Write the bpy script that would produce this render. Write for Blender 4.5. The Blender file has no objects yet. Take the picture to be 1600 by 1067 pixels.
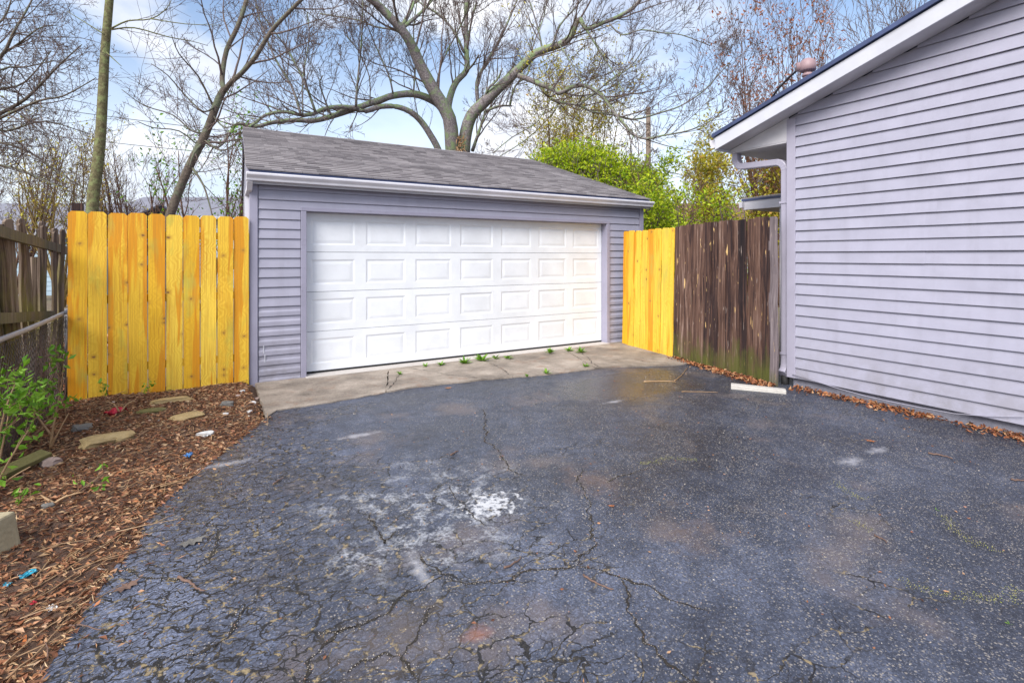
import bpy, bmesh, math, random
from mathutils import Vector, Matrix, noise as mnoise
R = math.radians
rnd = random.Random(11)

# ------------------------------------------------------------------ camera, sky, sun, exposure
sc = bpy.context.scene
COL = sc.collection
TH = R(30.7); CT, ST = math.cos(TH), math.sin(TH)
F = 808.0; HZ = 400.0; CH = 1.56          # focal length and horizon row (in 1600 px), eye height
cam_d = bpy.data.cameras.new('camera'); cam = bpy.data.objects.new('camera', cam_d); COL.objects.link(cam)
cam.location = (0, 0, CH); cam.rotation_euler = (R(90), 0, -TH)
cam_d.sensor_width = 36.0; cam_d.lens = 36.0*F/1600; cam_d.shift_y = -(533.5-HZ)/1600
cam_d.clip_start = 0.05; cam_d.clip_end = 3000
sc.camera = cam

SUN_AZ, SUN_EL = R(-122), R(41)            # direction towards the sun: azimuth from +Y, clockwise
w = bpy.data.worlds.new('World'); sc.world = w; w.use_nodes = True
nt = w.node_tree; nt.nodes.clear()
def wn(t, **p):
    n = nt.nodes.new(t)
    for k, v in p.items(): setattr(n, k, v)
    return n
sky = wn('ShaderNodeTexSky', sky_type='NISHITA', sun_disc=False)
sky.sun_elevation = SUN_EL; sky.sun_rotation = SUN_AZ; sky.dust_density = 1.0; sky.ozone_density = 1.6
tc = wn('ShaderNodeTexCoord')
mp = wn('ShaderNodeMapping'); mp.inputs['Scale'].default_value = (1.0, 1.0, 1.9); mp.inputs['Location'].default_value = (7.4, 0.3, 3.3)
n1 = wn('ShaderNodeTexNoise'); n1.inputs['Scale'].default_value = 2.1; n1.inputs['Detail'].default_value = 7; n1.inputs['Roughness'].default_value = 0.52
n1.inputs['Distortion'].default_value = 0.25
rp = wn('ShaderNodeValToRGB'); rp.color_ramp.elements[0].position = 0.40; rp.color_ramp.elements[1].position = 0.57
sep = wn('ShaderNodeSeparateXYZ')
hz = wn('ShaderNodeMapRange'); hz.inputs['From Min'].default_value = 0.0; hz.inputs['From Max'].default_value = 0.42
hz.inputs['To Min'].default_value = 0.85; hz.inputs['To Max'].default_value = 0.0
mx = wn('ShaderNodeMath', operation='MAXIMUM')
n2 = wn('ShaderNodeTexNoise'); n2.inputs['Scale'].default_value = 4.5; n2.inputs['Detail'].default_value = 5
cr = wn('ShaderNodeValToRGB')
cr.color_ramp.elements[0].position = 0.35; cr.color_ramp.elements[0].color = (3.7, 3.95, 4.6, 1)
cr.color_ramp.elements[1].position = 0.62; cr.color_ramp.elements[1].color = (5.9, 5.95, 6.1, 1)
mixc = wn('ShaderNodeMix', data_type='RGBA')
bg = wn('ShaderNodeBackground'); bg.inputs['Strength'].default_value = 0.125
out = wn('ShaderNodeOutputWorld')
L = nt.links.new
L(tc.outputs['Generated'], mp.inputs['Vector']); L(mp.outputs[0], n1.inputs['Vector']); L(mp.outputs[0], n2.inputs['Vector'])
L(n1.outputs[0], rp.inputs[0]); L(tc.outputs['Generated'], sep.inputs[0]); L(sep.outputs['Z'], hz.inputs['Value'])
L(rp.outputs[0], mx.inputs[0]); L(hz.outputs[0], mx.inputs[1]); L(n2.outputs[0], cr.inputs[0])
L(mx.outputs[0], mixc.inputs['Factor']); L(sky.outputs[0], mixc.inputs[6]); L(cr.outputs[0], mixc.inputs[7])
L(mixc.outputs[2], bg.inputs['Color']); L(bg.outputs[0], out.inputs['Surface'])

sd = bpy.data.lights.new('sun', 'SUN'); so = bpy.data.objects.new('sun', sd); COL.objects.link(so)
sd.energy = 2.9; sd.angle = R(34); sd.color = (1.0, 0.955, 0.89)
sdir = Vector((math.sin(SUN_AZ)*math.cos(SUN_EL), math.cos(SUN_AZ)*math.cos(SUN_EL), math.sin(SUN_EL)))
so.rotation_euler = sdir.to_track_quat('Z', 'Y').to_euler()

sc.view_settings.view_transform = 'Standard'; sc.view_settings.look = 'None'
sc.view_settings.exposure = 0.88; sc.view_settings.gamma = 1.0; sc.view_settings.use_curve_mapping = False
sc.cycles.max_bounces = 4; sc.cycles.diffuse_bounces = 3; sc.cycles.glossy_bounces = 2; sc.cycles.transmission_bounces = 2; sc.cycles.use_denoising = True

# ------------------------------------------------------------------ measuring helpers
def at(px, py, d):
    u = (px-800)/F; v = (HZ-py)/F
    return Vector((d*(u*CT+ST), d*(CT-u*ST), CH+v*d))
def gp(px, py, z=0.0): return at(px, py, F*(CH-z)/(py-HZ))
def onX(px, py, X): return at(px, py, X/(((px-800)/F)*CT+ST))
def onY(px, py, Y): return at(px, py, Y/(CT-((px-800)/F)*ST))

# ------------------------------------------------------------------ object helpers
def tag(o, label=None, cat=None, group=None, kind=None):
    if label: o['label'] = label
    if cat: o['category'] = cat
    if group: o['group'] = group
    if kind: o['kind'] = kind
    return o
def empty(name, loc=(0, 0, 0), label=None, cat=None, group=None, rz=0):
    o = bpy.data.objects.new(name, None); COL.objects.link(o); o.location = loc; o.rotation_euler = (0, 0, rz)
    o.empty_display_size = 0.1
    return tag(o, label, cat, group)
def link(name, me, parent=None, loc=(0, 0, 0), rot=(0, 0, 0)):
    o = bpy.data.objects.new(name, me); COL.objects.link(o); o.location = loc; o.rotation_euler = rot
    if parent: o.parent = parent
    return o
def mesh(name, V, Fc, mat, smooth=False):
    me = bpy.data.meshes.new(name); me.from_pydata([tuple(v) for v in V], [], Fc); me.update()
    if mat: me.materials.append(mat)
    if smooth: me.polygons.foreach_set('use_smooth', [True]*len(me.polygons))
    return me
class MB:
    def __init__(s): s.v = []; s.f = []
    def add(s, V, Fc):
        n = len(s.v); s.v += [Vector(v) for v in V]; s.f += [tuple(i+n for i in f) for f in Fc]; return s
    def box(s, a, b):
        (x0, y0, z0), (x1, y1, z1) = a, b
        return s.add([(x0,y0,z0),(x1,y0,z0),(x1,y1,z0),(x0,y1,z0),(x0,y0,z1),(x1,y0,z1),(x1,y1,z1),(x0,y1,z1)],
                     [(0,3,2,1),(4,5,6,7),(0,1,5,4),(1,2,6,5),(2,3,7,6),(3,0,4,7)])
    def prism(s, prof, axis, a, b):
        n = len(prof)
        def q(t, p):
            return {'x': (t, p[0], p[1]), 'y': (p[0], t, p[1]), 'z': (p[0], p[1], t)}[axis]
        V = [q(a, p) for p in prof] + [q(b, p) for p in prof]
        Fc = [tuple(range(n)), tuple(range(2*n-1, n-1, -1))] + [(i, n+i, n+(i+1) % n, (i+1) % n) for i in range(n)]
        return s.add(V, Fc)
    def tube(s, pts, rad, n=6, cap=True):
        k = len(pts); base = len(s.v); up = None
        for i in range(k):
            t = (pts[min(i+1, k-1)]-pts[max(i-1, 0)])
            if t.length < 1e-9: t = Vector((0, 0, 1))
            t.normalize()
            if up is None: up = Vector((0, 0, 1)) if abs(t.z) < 0.9 else Vector((1, 0, 0))
            a = t.cross(up)
            if a.length < 1e-6: a = t.orthogonal()
            a.normalize(); b = t.cross(a); up = -b if False else up
            r = rad[i] if hasattr(rad, '__len__') else rad
            for j in range(n):
                an = 2*math.pi*j/n
                s.v.append(pts[i]+a*(r*math.cos(an))+b*(r*math.sin(an)))
        for i in range(k-1):
            for j in range(n):
                s.f.append((base+i*n+j, base+i*n+(j+1) % n, base+(i+1)*n+(j+1) % n, base+(i+1)*n+j))
        if cap and n > 3:
            s.f.append(tuple(base+j for j in range(n-1, -1, -1))); s.f.append(tuple(base+(k-1)*n+j for j in range(n)))
        return s
    def sweep(s, pts, sec, upv, scales=None):
        k = len(pts); n = len(sec); base = len(s.v)
        for i in range(k):
            t = (pts[min(i+1, k-1)]-pts[max(i-1, 0)]).normalized()
            a = t.cross(upv).normalized(); b = a.cross(t).normalized(); q = scales[i] if scales else 1
            for (x, y) in sec: s.v.append(pts[i]+a*x*q+b*y*q)
        for i in range(k-1):
            for j in range(n): s.f.append((base+i*n+j, base+(i+1)*n+j, base+(i+1)*n+(j+1) % n, base+i*n+(j+1) % n))
        s.f.append(tuple(base+j for j in range(n))); s.f.append(tuple(base+(k-1)*n+j for j in range(n-1, -1, -1)))
        return s
    def build(s, name, mat, parent=None, smooth=False, loc=(0, 0, 0), bevel=0):
        me = mesh(name, s.v, s.f, mat, smooth)
        o = link(name, me, parent, loc)
        if bevel:
            m = o.modifiers.new('bevel', 'BEVEL'); m.width = bevel; m.segments = 2; m.limit_method = 'ANGLE'
        return o
def fixn(o):
    bm = bmesh.new(); bm.from_mesh(o.data); bmesh.ops.recalc_face_normals(bm, faces=bm.faces); bm.to_mesh(o.data); bm.free(); return o

# ------------------------------------------------------------------ material helpers
class NT:
    def __init__(s, name):
        s.m = bpy.data.materials.new(name); s.m.use_nodes = True; s.t = s.m.node_tree
        s.b = s.t.nodes['Principled BSDF']
    def n(s, typ, ins=None, **p):
        x = s.t.nodes.new('ShaderNode'+typ)
        for k, v in p.items(): setattr(x, k, v)
        for k, v in (ins or {}).items(): s.set(x.inputs[k], v)
        return x
    def set(s, sock, v):
        if isinstance(v, bpy.types.NodeSocket): s.t.links.new(v, sock)
        elif hasattr(v, 'outputs'): s.t.links.new(v.outputs[0], sock)
        else:
            if sock.type == 'RGBA' and len(v) == 3: v = (*v, 1)
            sock.default_value = v
    def coord(s, kind='Object', scale=(1, 1, 1), randoff=False):
        c = s.n('TexCoord').outputs[kind]
        if kind == 'World': pass
        if randoff:
            oi = s.n('ObjectInfo').outputs['Random']
            k = s.n('VectorMath', {0: (37.0, 11.0, 53.0)}, operation='SCALE'); s.t.links.new(oi, k.inputs['Scale'])
            c = s.n('VectorMath', {0: c, 1: k.outputs[0]}, operation='ADD').outputs[0]
        return s.n('Mapping', {'Vector': c, 'Scale': scale}).outputs[0]
    def noise(s, vec, scale=5, detail=4, rough=.55, dist=0):
        if not hasattr(s, 'nc'): s.nc = {}
        key = (vec.as_pointer() if hasattr(vec, 'as_pointer') else id(vec), scale, detail, rough, dist)
        if key not in s.nc: s.nc[key] = s.noise_(vec, scale, detail, rough, dist)
        return s.nc[key]
    def noise_(s, vec, scale, detail, rough, dist):
        return s.n('TexNoise', {'Vector': vec, 'Scale': scale, 'Detail': detail, 'Roughness': rough, 'Distortion': dist}, noise_dimensions=getattr(s, 'dim', '3D')).outputs[0]
    def ramp(s, fac, stops, interp='LINEAR'):
        x = s.n('ValToRGB', {0: fac}); e = x.color_ramp; e.interpolation = interp
        while len(e.elements) < len(stops): e.elements.new(0.5)
        for el, (p, c) in zip(e.elements, stops):
            el.position = p; el.color = (*c, 1) if hasattr(c, '__len__') else (c, c, c, 1)
        return x.outputs[0]
    def mix(s, fac, a, b, mode='MIX'):
        x = s.n('Mix', data_type='RGBA', blend_type=mode)
        s.set(x.inputs['Factor'], fac); s.set(x.inputs[6], a); s.set(x.inputs[7], b); return x.outputs[2]
    def math(s, op, a, b=0.0, clamp=False):
        return s.n('Math', {0: a, 1: b}, operation=op, use_clamp=clamp).outputs[0]
    def bump(s, h, strength=.3, dist=.01):
        x = s.n('Bump', {'Height': h, 'Strength': strength, 'Distance': dist}); s.t.links.new(x.outputs[0], s.b.inputs['Normal'])
    def done(s, col=None, rough=.6, spec=.5, metal=0):
        if col is not None: s.set(s.b.inputs['Base Color'], col)
        s.set(s.b.inputs['Roughness'], rough); s.b.inputs['Specular IOR Level'].default_value = spec
        s.b.inputs['Metallic'].default_value = metal
        return s.m
def painted(name, c, var=.06, rough=.5, scale=3.0, grain=True, dirt=None, bs=.12, splash=False):
    k = NT(name); v = k.coord('Object', (1, 1, 1), True)
    a = k.noise(v, scale, 5, .6)
    lo = tuple(x*(1-var*2) for x in c); hi = tuple(min(1, x*(1+var)) for x in c)
    col = k.ramp(a, [(.3, lo), (.7, hi)])
    if dirt:
        d = k.noise(v, 9, 6, .7); col = k.mix(k.ramp(d, [(.58, 0.0), (.72, .55)]), col, dirt)
    if splash:
        ps = k.n('NewGeometry').outputs['Position']; pz_ = k.n('SeparateXYZ', {0: ps}).outputs['Z']
        sn = k.noise(ps, 5, 6, .7); st_ = k.noise(k.n('Mapping', {'Vector': ps, 'Scale': (9, 9, .8)}).outputs[0], 1, 4, .6)
        f_ = k.math('MULTIPLY', k.n('MapRange', {'Value': pz_, 'From Min': .1, 'From Max': .75, 'To Min': .5, 'To Max': 0.0}).outputs[0], k.ramp(sn, [(.4, .1), (.65, 1.0)]))
        col = k.mix(f_, col, (.16, .145, .14)); col = k.mix(k.ramp(st_, [(.5, 0.0), (.75, .22)]), col, (.2, .19, .23))
    g = k.n('Mapping', {'Vector': v, 'Scale': (6, 6, 90) if grain else (30, 30, 30)}).outputs[0]
    k.bump(k.noise(g, 1, 4, .6), bs, .002)
    return k.done(col, k.ramp(a, [(.2, rough-.08), (.8, rough+.1)]))
def speck(name, stops, scale=40, rough=.85, bump=.5, dist=.01, big=2.0):
    k = NT(name); v = k.coord('Object', (1, 1, 1), True)
    a = k.noise(v, scale, 6, .65); b = k.noise(v, big, 4, .6)
    f = k.math('ADD', k.math('MULTIPLY', a, .55), k.math('MULTIPLY', b, .45))
    k.bump(a, bump, dist); return k.done(k.ramp(f, stops), rough)
def island(name, stops, rough=.75, trans=0.0, spec=.3):
    k = NT(name); g = k.n('NewGeometry').outputs['Random Per Island']; o = k.n('ObjectInfo').outputs['Random']
    f = k.math('FRACT', k.math('ADD', g, k.math('MULTIPLY', o, .37)))
    col = k.ramp(f, stops); m = k.done(col, rough, spec)
    if trans:
        tr = k.n('BsdfTranslucent', {'Color': col}); ms = k.n('MixShader', {0: trans})
        k.t.links.new(k.b.outputs[0], ms.inputs[1]); k.t.links.new(tr.outputs[0], ms.inputs[2])
        k.t.links.new(ms.outputs[0], k.t.nodes['Material Output'].inputs['Surface'])
    return m

LAV = (.325, .320, .405)
M = {}
M['siding'] = painted('lavender_siding', LAV, .05, .48, splash=True)
M['trim'] = painted('lavender_trim', (.295, .285, .375), .05, .5, dirt=(.2, .19, .25))
M['downspout'] = painted('downspout_paint', (.34, .325, .41), .05, .4, grain=False)
M['gutter'] = painted('gutter_paint', (.66, .65, .71), .06, .35, grain=False)
M['door'] = painted('door_white', (.76, .785, .83), .05, .42, 2.2, dirt=(.68, .69, .72), bs=.2)
M['fascia'] = painted('fascia_white', (.52, .53, .59), .05, .4, grain=False)
M['soffit'] = painted('soffit_paint', (.52, .51, .55), .12, .5, 2.0, grain=False)
M['edge'] = painted('drip_edge', (.05, .07, .16), .2, .35, grain=False)
M['sill'] = speck('sill_concrete', [(.3, (.36, .33, .31)), (.7, (.55, .52, .5))], 30, .85, .3)
M['found'] = speck('foundation_block', [(.3, (.13, .13, .17)), (.7, (.25, .25, .3))], 25, .85, .5)
M['dark'] = painted('dark_gap', (.02, .02, .022), .2, .8)
M['metal'] = speck('galvanised_pipe', [(.3, (.22, .22, .25)), (.7, (.38, .38, .41))], 40, .45, .2, .003)
M['rust'] = speck('rusty_wire', [(.3, (.05, .035, .03)), (.7, (.14, .11, .10))], 60, .7, .3, .002)
M['vent'] = painted('vent_mauve', (.30, .2, .215), .1, .5, grain=False)
M['cable'] = painted('black_cable', (.02, .02, .025), .1, .5, grain=False)
M['wcable'] = painted('white_cable', (.5, .49, .55), .1, .5, grain=False)

def m_shingle():
    k = NT('asphalt_shingle'); v = k.coord('Object', (1, 1, 1), True)
    g = k.n('NewGeometry').outputs['Random Per Island']; o = k.n('ObjectInfo').outputs['Random']
    f = k.math('FRACT', k.math('ADD', k.math('MULTIPLY', g, 3.1), k.math('MULTIPLY', o, 7.3)))
    base = k.ramp(f, [(0, (.10, .09, .10)), (.3, (.22, .20, .21)), (.7, (.34, .315, .325)), (1, (.15, .135, .148))])
    n = k.noise(v, 160, 4, .7); col = k.mix(k.ramp(n, [(.35, 0.0), (.65, .4)]), base, (.42, .395, .40))
    s = k.noise(v, 1.3, 5, .6); col = k.mix(k.ramp(s, [(.35, .35), (.65, 0.0)]), col, (.11, .10, .11))
    k.bump(n, .6, .004); return k.done(col, .9, .2)
M['shingle'] = m_shingle()

def m_pine():
    k = NT('new_yellow_pine')
    v = k.coord('Object', (1, 1, 1), True); ri = k.n('ObjectInfo').outputs['Random']
    def mp(sx, sz): return k.n('Mapping', {'Vector': v, 'Scale': (sx, sx, sz)}).outputs[0]
    warp = k.noise(mp(2.2, .45), 1.6, 3, .5)
    s3 = k.n('SeparateXYZ', {0: mp(1, 1)})
    kv = k.n('CombineXYZ', {0: k.math('MULTIPLY', s3.outputs[0], 6.2), 1: k.math('MULTIPLY', s3.outputs[2], 7.0)}).outputs[0]
    kv = k.n('VectorMath', {0: kv, 1: k.n('VectorMath', {0: k.n('TexNoise', {'Vector': mp(22, 22), 'Scale': 1.0, 'Detail': 3.0}).outputs['Color'], 'Scale': .22}, operation='SCALE').outputs[0]}, operation='ADD').outputs[0]
    vd = k.n('TexVoronoi', {'Vector': kv, 'Scale': 1.0, 'Randomness': .9}, feature='F1', voronoi_dimensions='2D')
    kd = vd.outputs['Distance']; kr = k.n('SeparateColor', {0: vd.outputs['Color']}).outputs[0]
    push = k.ramp(kd, [(0, 1.0), (.5, 0.0)])
    sx = k.n('SeparateXYZ', {0: mp(1, 1)}).outputs[0]
    ph = k.math('ADD', k.math('MULTIPLY', sx, 26.0), k.math('ADD', k.math('MULTIPLY', warp, 4.2), k.math('MULTIPLY', push, 1.6)))
    rings = k.math('SINE', k.math('MULTIPLY', ph, 6.2832))
    rr = k.math('ADD', k.math('MULTIPLY', rings, .5), .5)
    c0 = k.mix(k.ramp(ri, [(0, 0.0), (1, 1.0)]), (.84, .60, .075), (.74, .42, .014))
    col = k.mix(k.math('MULTIPLY', rr, k.ramp(k.noise(mp(4, 1.2), 1, 2, .5), [(.35, .12), (.65, .55)])), c0, (.60, .30, .012))
    heart = k.math('ADD', k.noise(mp(7.0, .5), 1.0, 3, .55, .6), k.math('MULTIPLY', k.math('SUBTRACT', ri, .5), .10))
    col = k.mix(k.ramp(heart, [(.545, 0.0), (.585, .85)]), col, (.64, .25, .006))
    gr = k.noise(mp(4.5, 1.4), 1.0, 4, .6); grm = k.ramp(gr, [(.56, 0.0), (.70, .75)])
    col = k.mix(grm, col, (.42, .42, .07))
    fine = k.noise(mp(110, 1.6), 1, 4, .65); col = k.mix(k.ramp(fine, [(.36, .55), (.56, 0.0)]), col, (.45, .20, .02))
    has = k.math('GREATER_THAN', kr, .87)
    kn = k.math('MULTIPLY', k.ramp(kd, [(.05, 1.0), (.10, 0.0)]), has)
    ring = k.math('MULTIPLY', k.ramp(kd, [(.10, .6), (.30, 0.0)]), has)
    col = k.mix(ring, col, (.46, .23, .03)); col = k.mix(k.math('MULTIPLY', kn, k.ramp(kr, [(.87, .35), (.97, 1.0)])), col, (.20, .095, .03))
    k.bump(k.math('ADD', rr, k.math('MULTIPLY', fine, 2.0)), .12, .002)
    return k.done(col, .55, .35)
M['pine'] = m_pine()
def m_oldwood(name, pal, moss_top, moss_amt, chips=True, mosscol=(.085, .095, .018)):
    k = NT(name); v = k.coord('Object', (1, 1, 1), True); raw = k.n('TexCoord').outputs['Object']
    def mp(sx, sz): return k.n('Mapping', {'Vector': v, 'Scale': (sx, sx, sz)}).outputs[0]
    a = k.noise(mp(28, .9), 1, 5, .65, .4); b = k.noise(mp(90, 2.2), 1, 4, .6)
    ri = k.n('ObjectInfo').outputs['Random']
    f = k.math('ADD', k.math('MULTIPLY', a, .7), k.math('ADD', k.math('MULTIPLY', b, .3), k.math('MULTIPLY', k.math('SUBTRACT', ri, .5), .16)))
    col = k.ramp(f, pal)
    if chips:
        c = k.noise(mp(26, 3.4), 1, 3, .55, .3); col = k.mix(k.ramp(c, [(.665, 0.0), (.69, 1.0)]), col, (.60, .40, .17))
        c2 = k.noise(mp(60, 5), 1, 2, .5); col = k.mix(k.ramp(c2, [(.70, 0.0), (.74, .8)]), col, (.36, .29, .26))
    z = k.n('SeparateXYZ', {0: raw}).outputs['Z']; mn = k.noise(mp(7, 3), 1, 5, .65)
    g = k.math('ADD', k.math('DIVIDE', k.math('SUBTRACT', moss_top, z), moss_top), k.math('MULTIPLY', k.math('SUBTRACT', mn, .5), 2.2))
    col = k.mix(k.ramp(g, [(.25, 0.0), (.95, moss_amt)]), col, mosscol)
    k.bump(k.math('ADD', a, k.math('MULTIPLY', b, .6)), .7, .006)
    return k.done(col, .8, .25)
M['darkwood'] = m_oldwood('weathered_dark_wood', [(.34, (.011, .008, .010)), (.46, (.038, .021, .020)), (.56, (.115, .062, .045)), (.64, (.19, .12, .095)), (.74, (.38, .29, .25))], .62, .8)
M['endwood'] = m_oldwood('grey_bleached_wood', [(.30, (.07, .055, .06)), (.5, (.19, .155, .165)), (.72, (.40, .35, .36))], .25, .5)
M['mosswood'] = m_oldwood('mossy_picket_wood', [(.34, (.03, .022, .018)), (.48, (.11, .075, .055)), (.66, (.27, .21, .165))], 1.9, .8, False, (.18, .17, .03))
M['plank'] = m_oldwood('rotten_plank', [(.30, (.06, .05, .04)), (.5, (.13, .11, .08)), (.72, (.26, .2, .14))], 3.0, .7, False, (.13, .125, .03))
def bark(name, pal, moss=None, amt=.8, lo=.5, sc_=4):
    k = NT(name); v = k.n('TexCoord').outputs['Object']
    a = k.noise(v, 22, 6, .7); col = k.ramp(a, pal)
    if moss:
        m = k.noise(v, sc_, 4, .65); nz = k.n('SeparateXYZ', {0: k.n('NewGeometry').outputs['Normal']}).outputs['Z']
        g = k.math('ADD', m, k.math('MULTIPLY', nz, .14)); col = k.mix(k.ramp(g, [(lo, 0.0), (lo+.14, amt)]), col, moss)
    k.bump(a, .8, .02); return k.done(col, .9, .2)
M['bark_big'] = bark('mossy_grey_bark', [(.3, (.07, .06, .068)), (.52, (.20, .175, .18)), (.72, (.38, .34, .34))], (.20, .27, .13), .85, .46)
M['bark_lichen'] = bark('lichen_green_bark', [(.3, (.06, .052, .03)), (.55, (.14, .125, .065)), (.75, (.24, .22, .13))], (.20, .24, .10), .7, .5, 9)
M['bark_lean'] = bark('brown_green_bark', [(.3, (.06, .05, .045)), (.55, (.13, .105, .085)), (.75, (.22, .19, .16))], (.14, .17, .11), .7, .5)
M['twig'] = bark('dark_twig', [(.3, (.08, .06, .058)), (.6, (.16, .12, .11)), (.8, (.24, .19, .175))])
M['twig_red'] = bark('reddish_twig', [(.3, (.08, .045, .035)), (.6, (.16, .095, .07)), (.8, (.22, .14, .1))])
M['twig_yel'] = bark('yellow_twig', [(.3, (.12, .08, .03)), (.6, (.24, .17, .06)), (.8, (.32, .24, .1))])
M['leaf_bright'] = island('spring_green_leaf', [(0, (.13, .24, .010)), (.4, (.32, .44, .012)), (1, (.54, .60, .03))], .5, .35)
M['leaf_lime'] = island('yellow_green_leaf', [(0, (.30, .32, .03)), (.5, (.52, .47, .05)), (.85, (.62, .50, .07)), (1, (.55, .33, .08))], .5, .35)
M['leaf_weed'] = island('weed_leaf', [(0, (.08, .2, .015)), (.5, (.15, .32, .02)), (1, (.24, .42, .05))], .5, .3)
M['leaf_rust'] = island('rust_leaf', [(0, (.30, .10, .05)), (.5, (.42, .18, .11)), (1, (.36, .2, .16))], .6, .3)
M['bud'] = island('small_bud', [(0, (.12, .07, .04)), (1, (.26, .2, .05))], .7)
M['litter'] = island('leaf_litter_mix', [(0, (.06, .028, .018)), (.25, (.16, .065, .035)), (.5, (.27, .11, .055)), (.72, (.35, .18, .09)), (.9, (.45, .29, .18)), (.97, (.34, .10, .025)), (1, (.5, .46, .42))], .6)
M['sliver'] = island('mulch_sliver', [(0, (.06, .028, .016)), (.3, (.17, .07, .038)), (.6, (.30, .14, .07)), (.85, (.42, .25, .13)), (1, (.55, .40, .24))], .65)
M['redleaf'] = island('rust_fallen_leaf', [(0, (.05, .022, .014)), (.35, (.17, .055, .025)), (.7, (.32, .12, .045)), (1, (.42, .26, .14))], .6)
M['cane'] = speck('dry_cane', [(.3, (.22, .12, .06)), (.7, (.42, .28, .15))], 30, .6, .2, .002)
M['stick'] = speck('brown_stick', [(.3, (.07, .04, .03)), (.7, (.2, .12, .09))], 60, .7, .4, .003)
M['stone_tan'] = speck('tan_sandstone', [(.28, (.20, .14, .07)), (.5, (.36, .26, .12)), (.75, (.46, .35, .19))], 14, .85, .7, .01, 5)
M['stone_grey'] = speck('grey_stone', [(.3, (.08, .075, .07)), (.7, (.20, .19, .175))], 18, .8, .6, .008)
M['stone_white'] = speck('white_rock', [(.3, (.42, .42, .43)), (.7, (.7, .69, .68))], 18, .75, .6, .008)
M['stone_pink'] = speck('pinkish_rock', [(.3, (.22, .15, .13)), (.7, (.42, .33, .3))], 18, .8, .6, .008)
M['cinder'] = speck('concrete_block_mat', [(.3, (.24, .20, .12)), (.7, (.42, .36, .24))], 60, .9, .6, .004)
M['slab'] = speck('pale_concrete', [(.3, (.36, .34, .32)), (.7, (.56, .54, .5))], 30, .9, .5, .004)
M['cloth'] = painted('red_cloth', (.42, .01, .035), .25, .6, 30, False)
M['blue'] = painted('blue_plastic', (.08, .25, .55), .3, .35, 40, False)
M['cyan'] = painted('cyan_plastic', (.03, .35, .5), .3, .35, 40, False)
M['grit'] = island('loose_grit', [(0, (.08, .08, .09)), (.35, (.18, .165, .155)), (.7, (.33, .285, .23)), (.92, (.48, .44, .40)), (1, (.36, .17, .10))], .8)
M['moss_grit'] = island('mossy_crack_fill', [(0, (.14, .13, .06)), (.5, (.30, .27, .12)), (1, (.26, .30, .06))], .9)
M['crack'] = speck('crack_dirt', [(.3, (.008, .007, .007)), (.6, (.03, .024, .018)), (.8, (.13, .095, .05))], 40, .95, .4)

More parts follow.
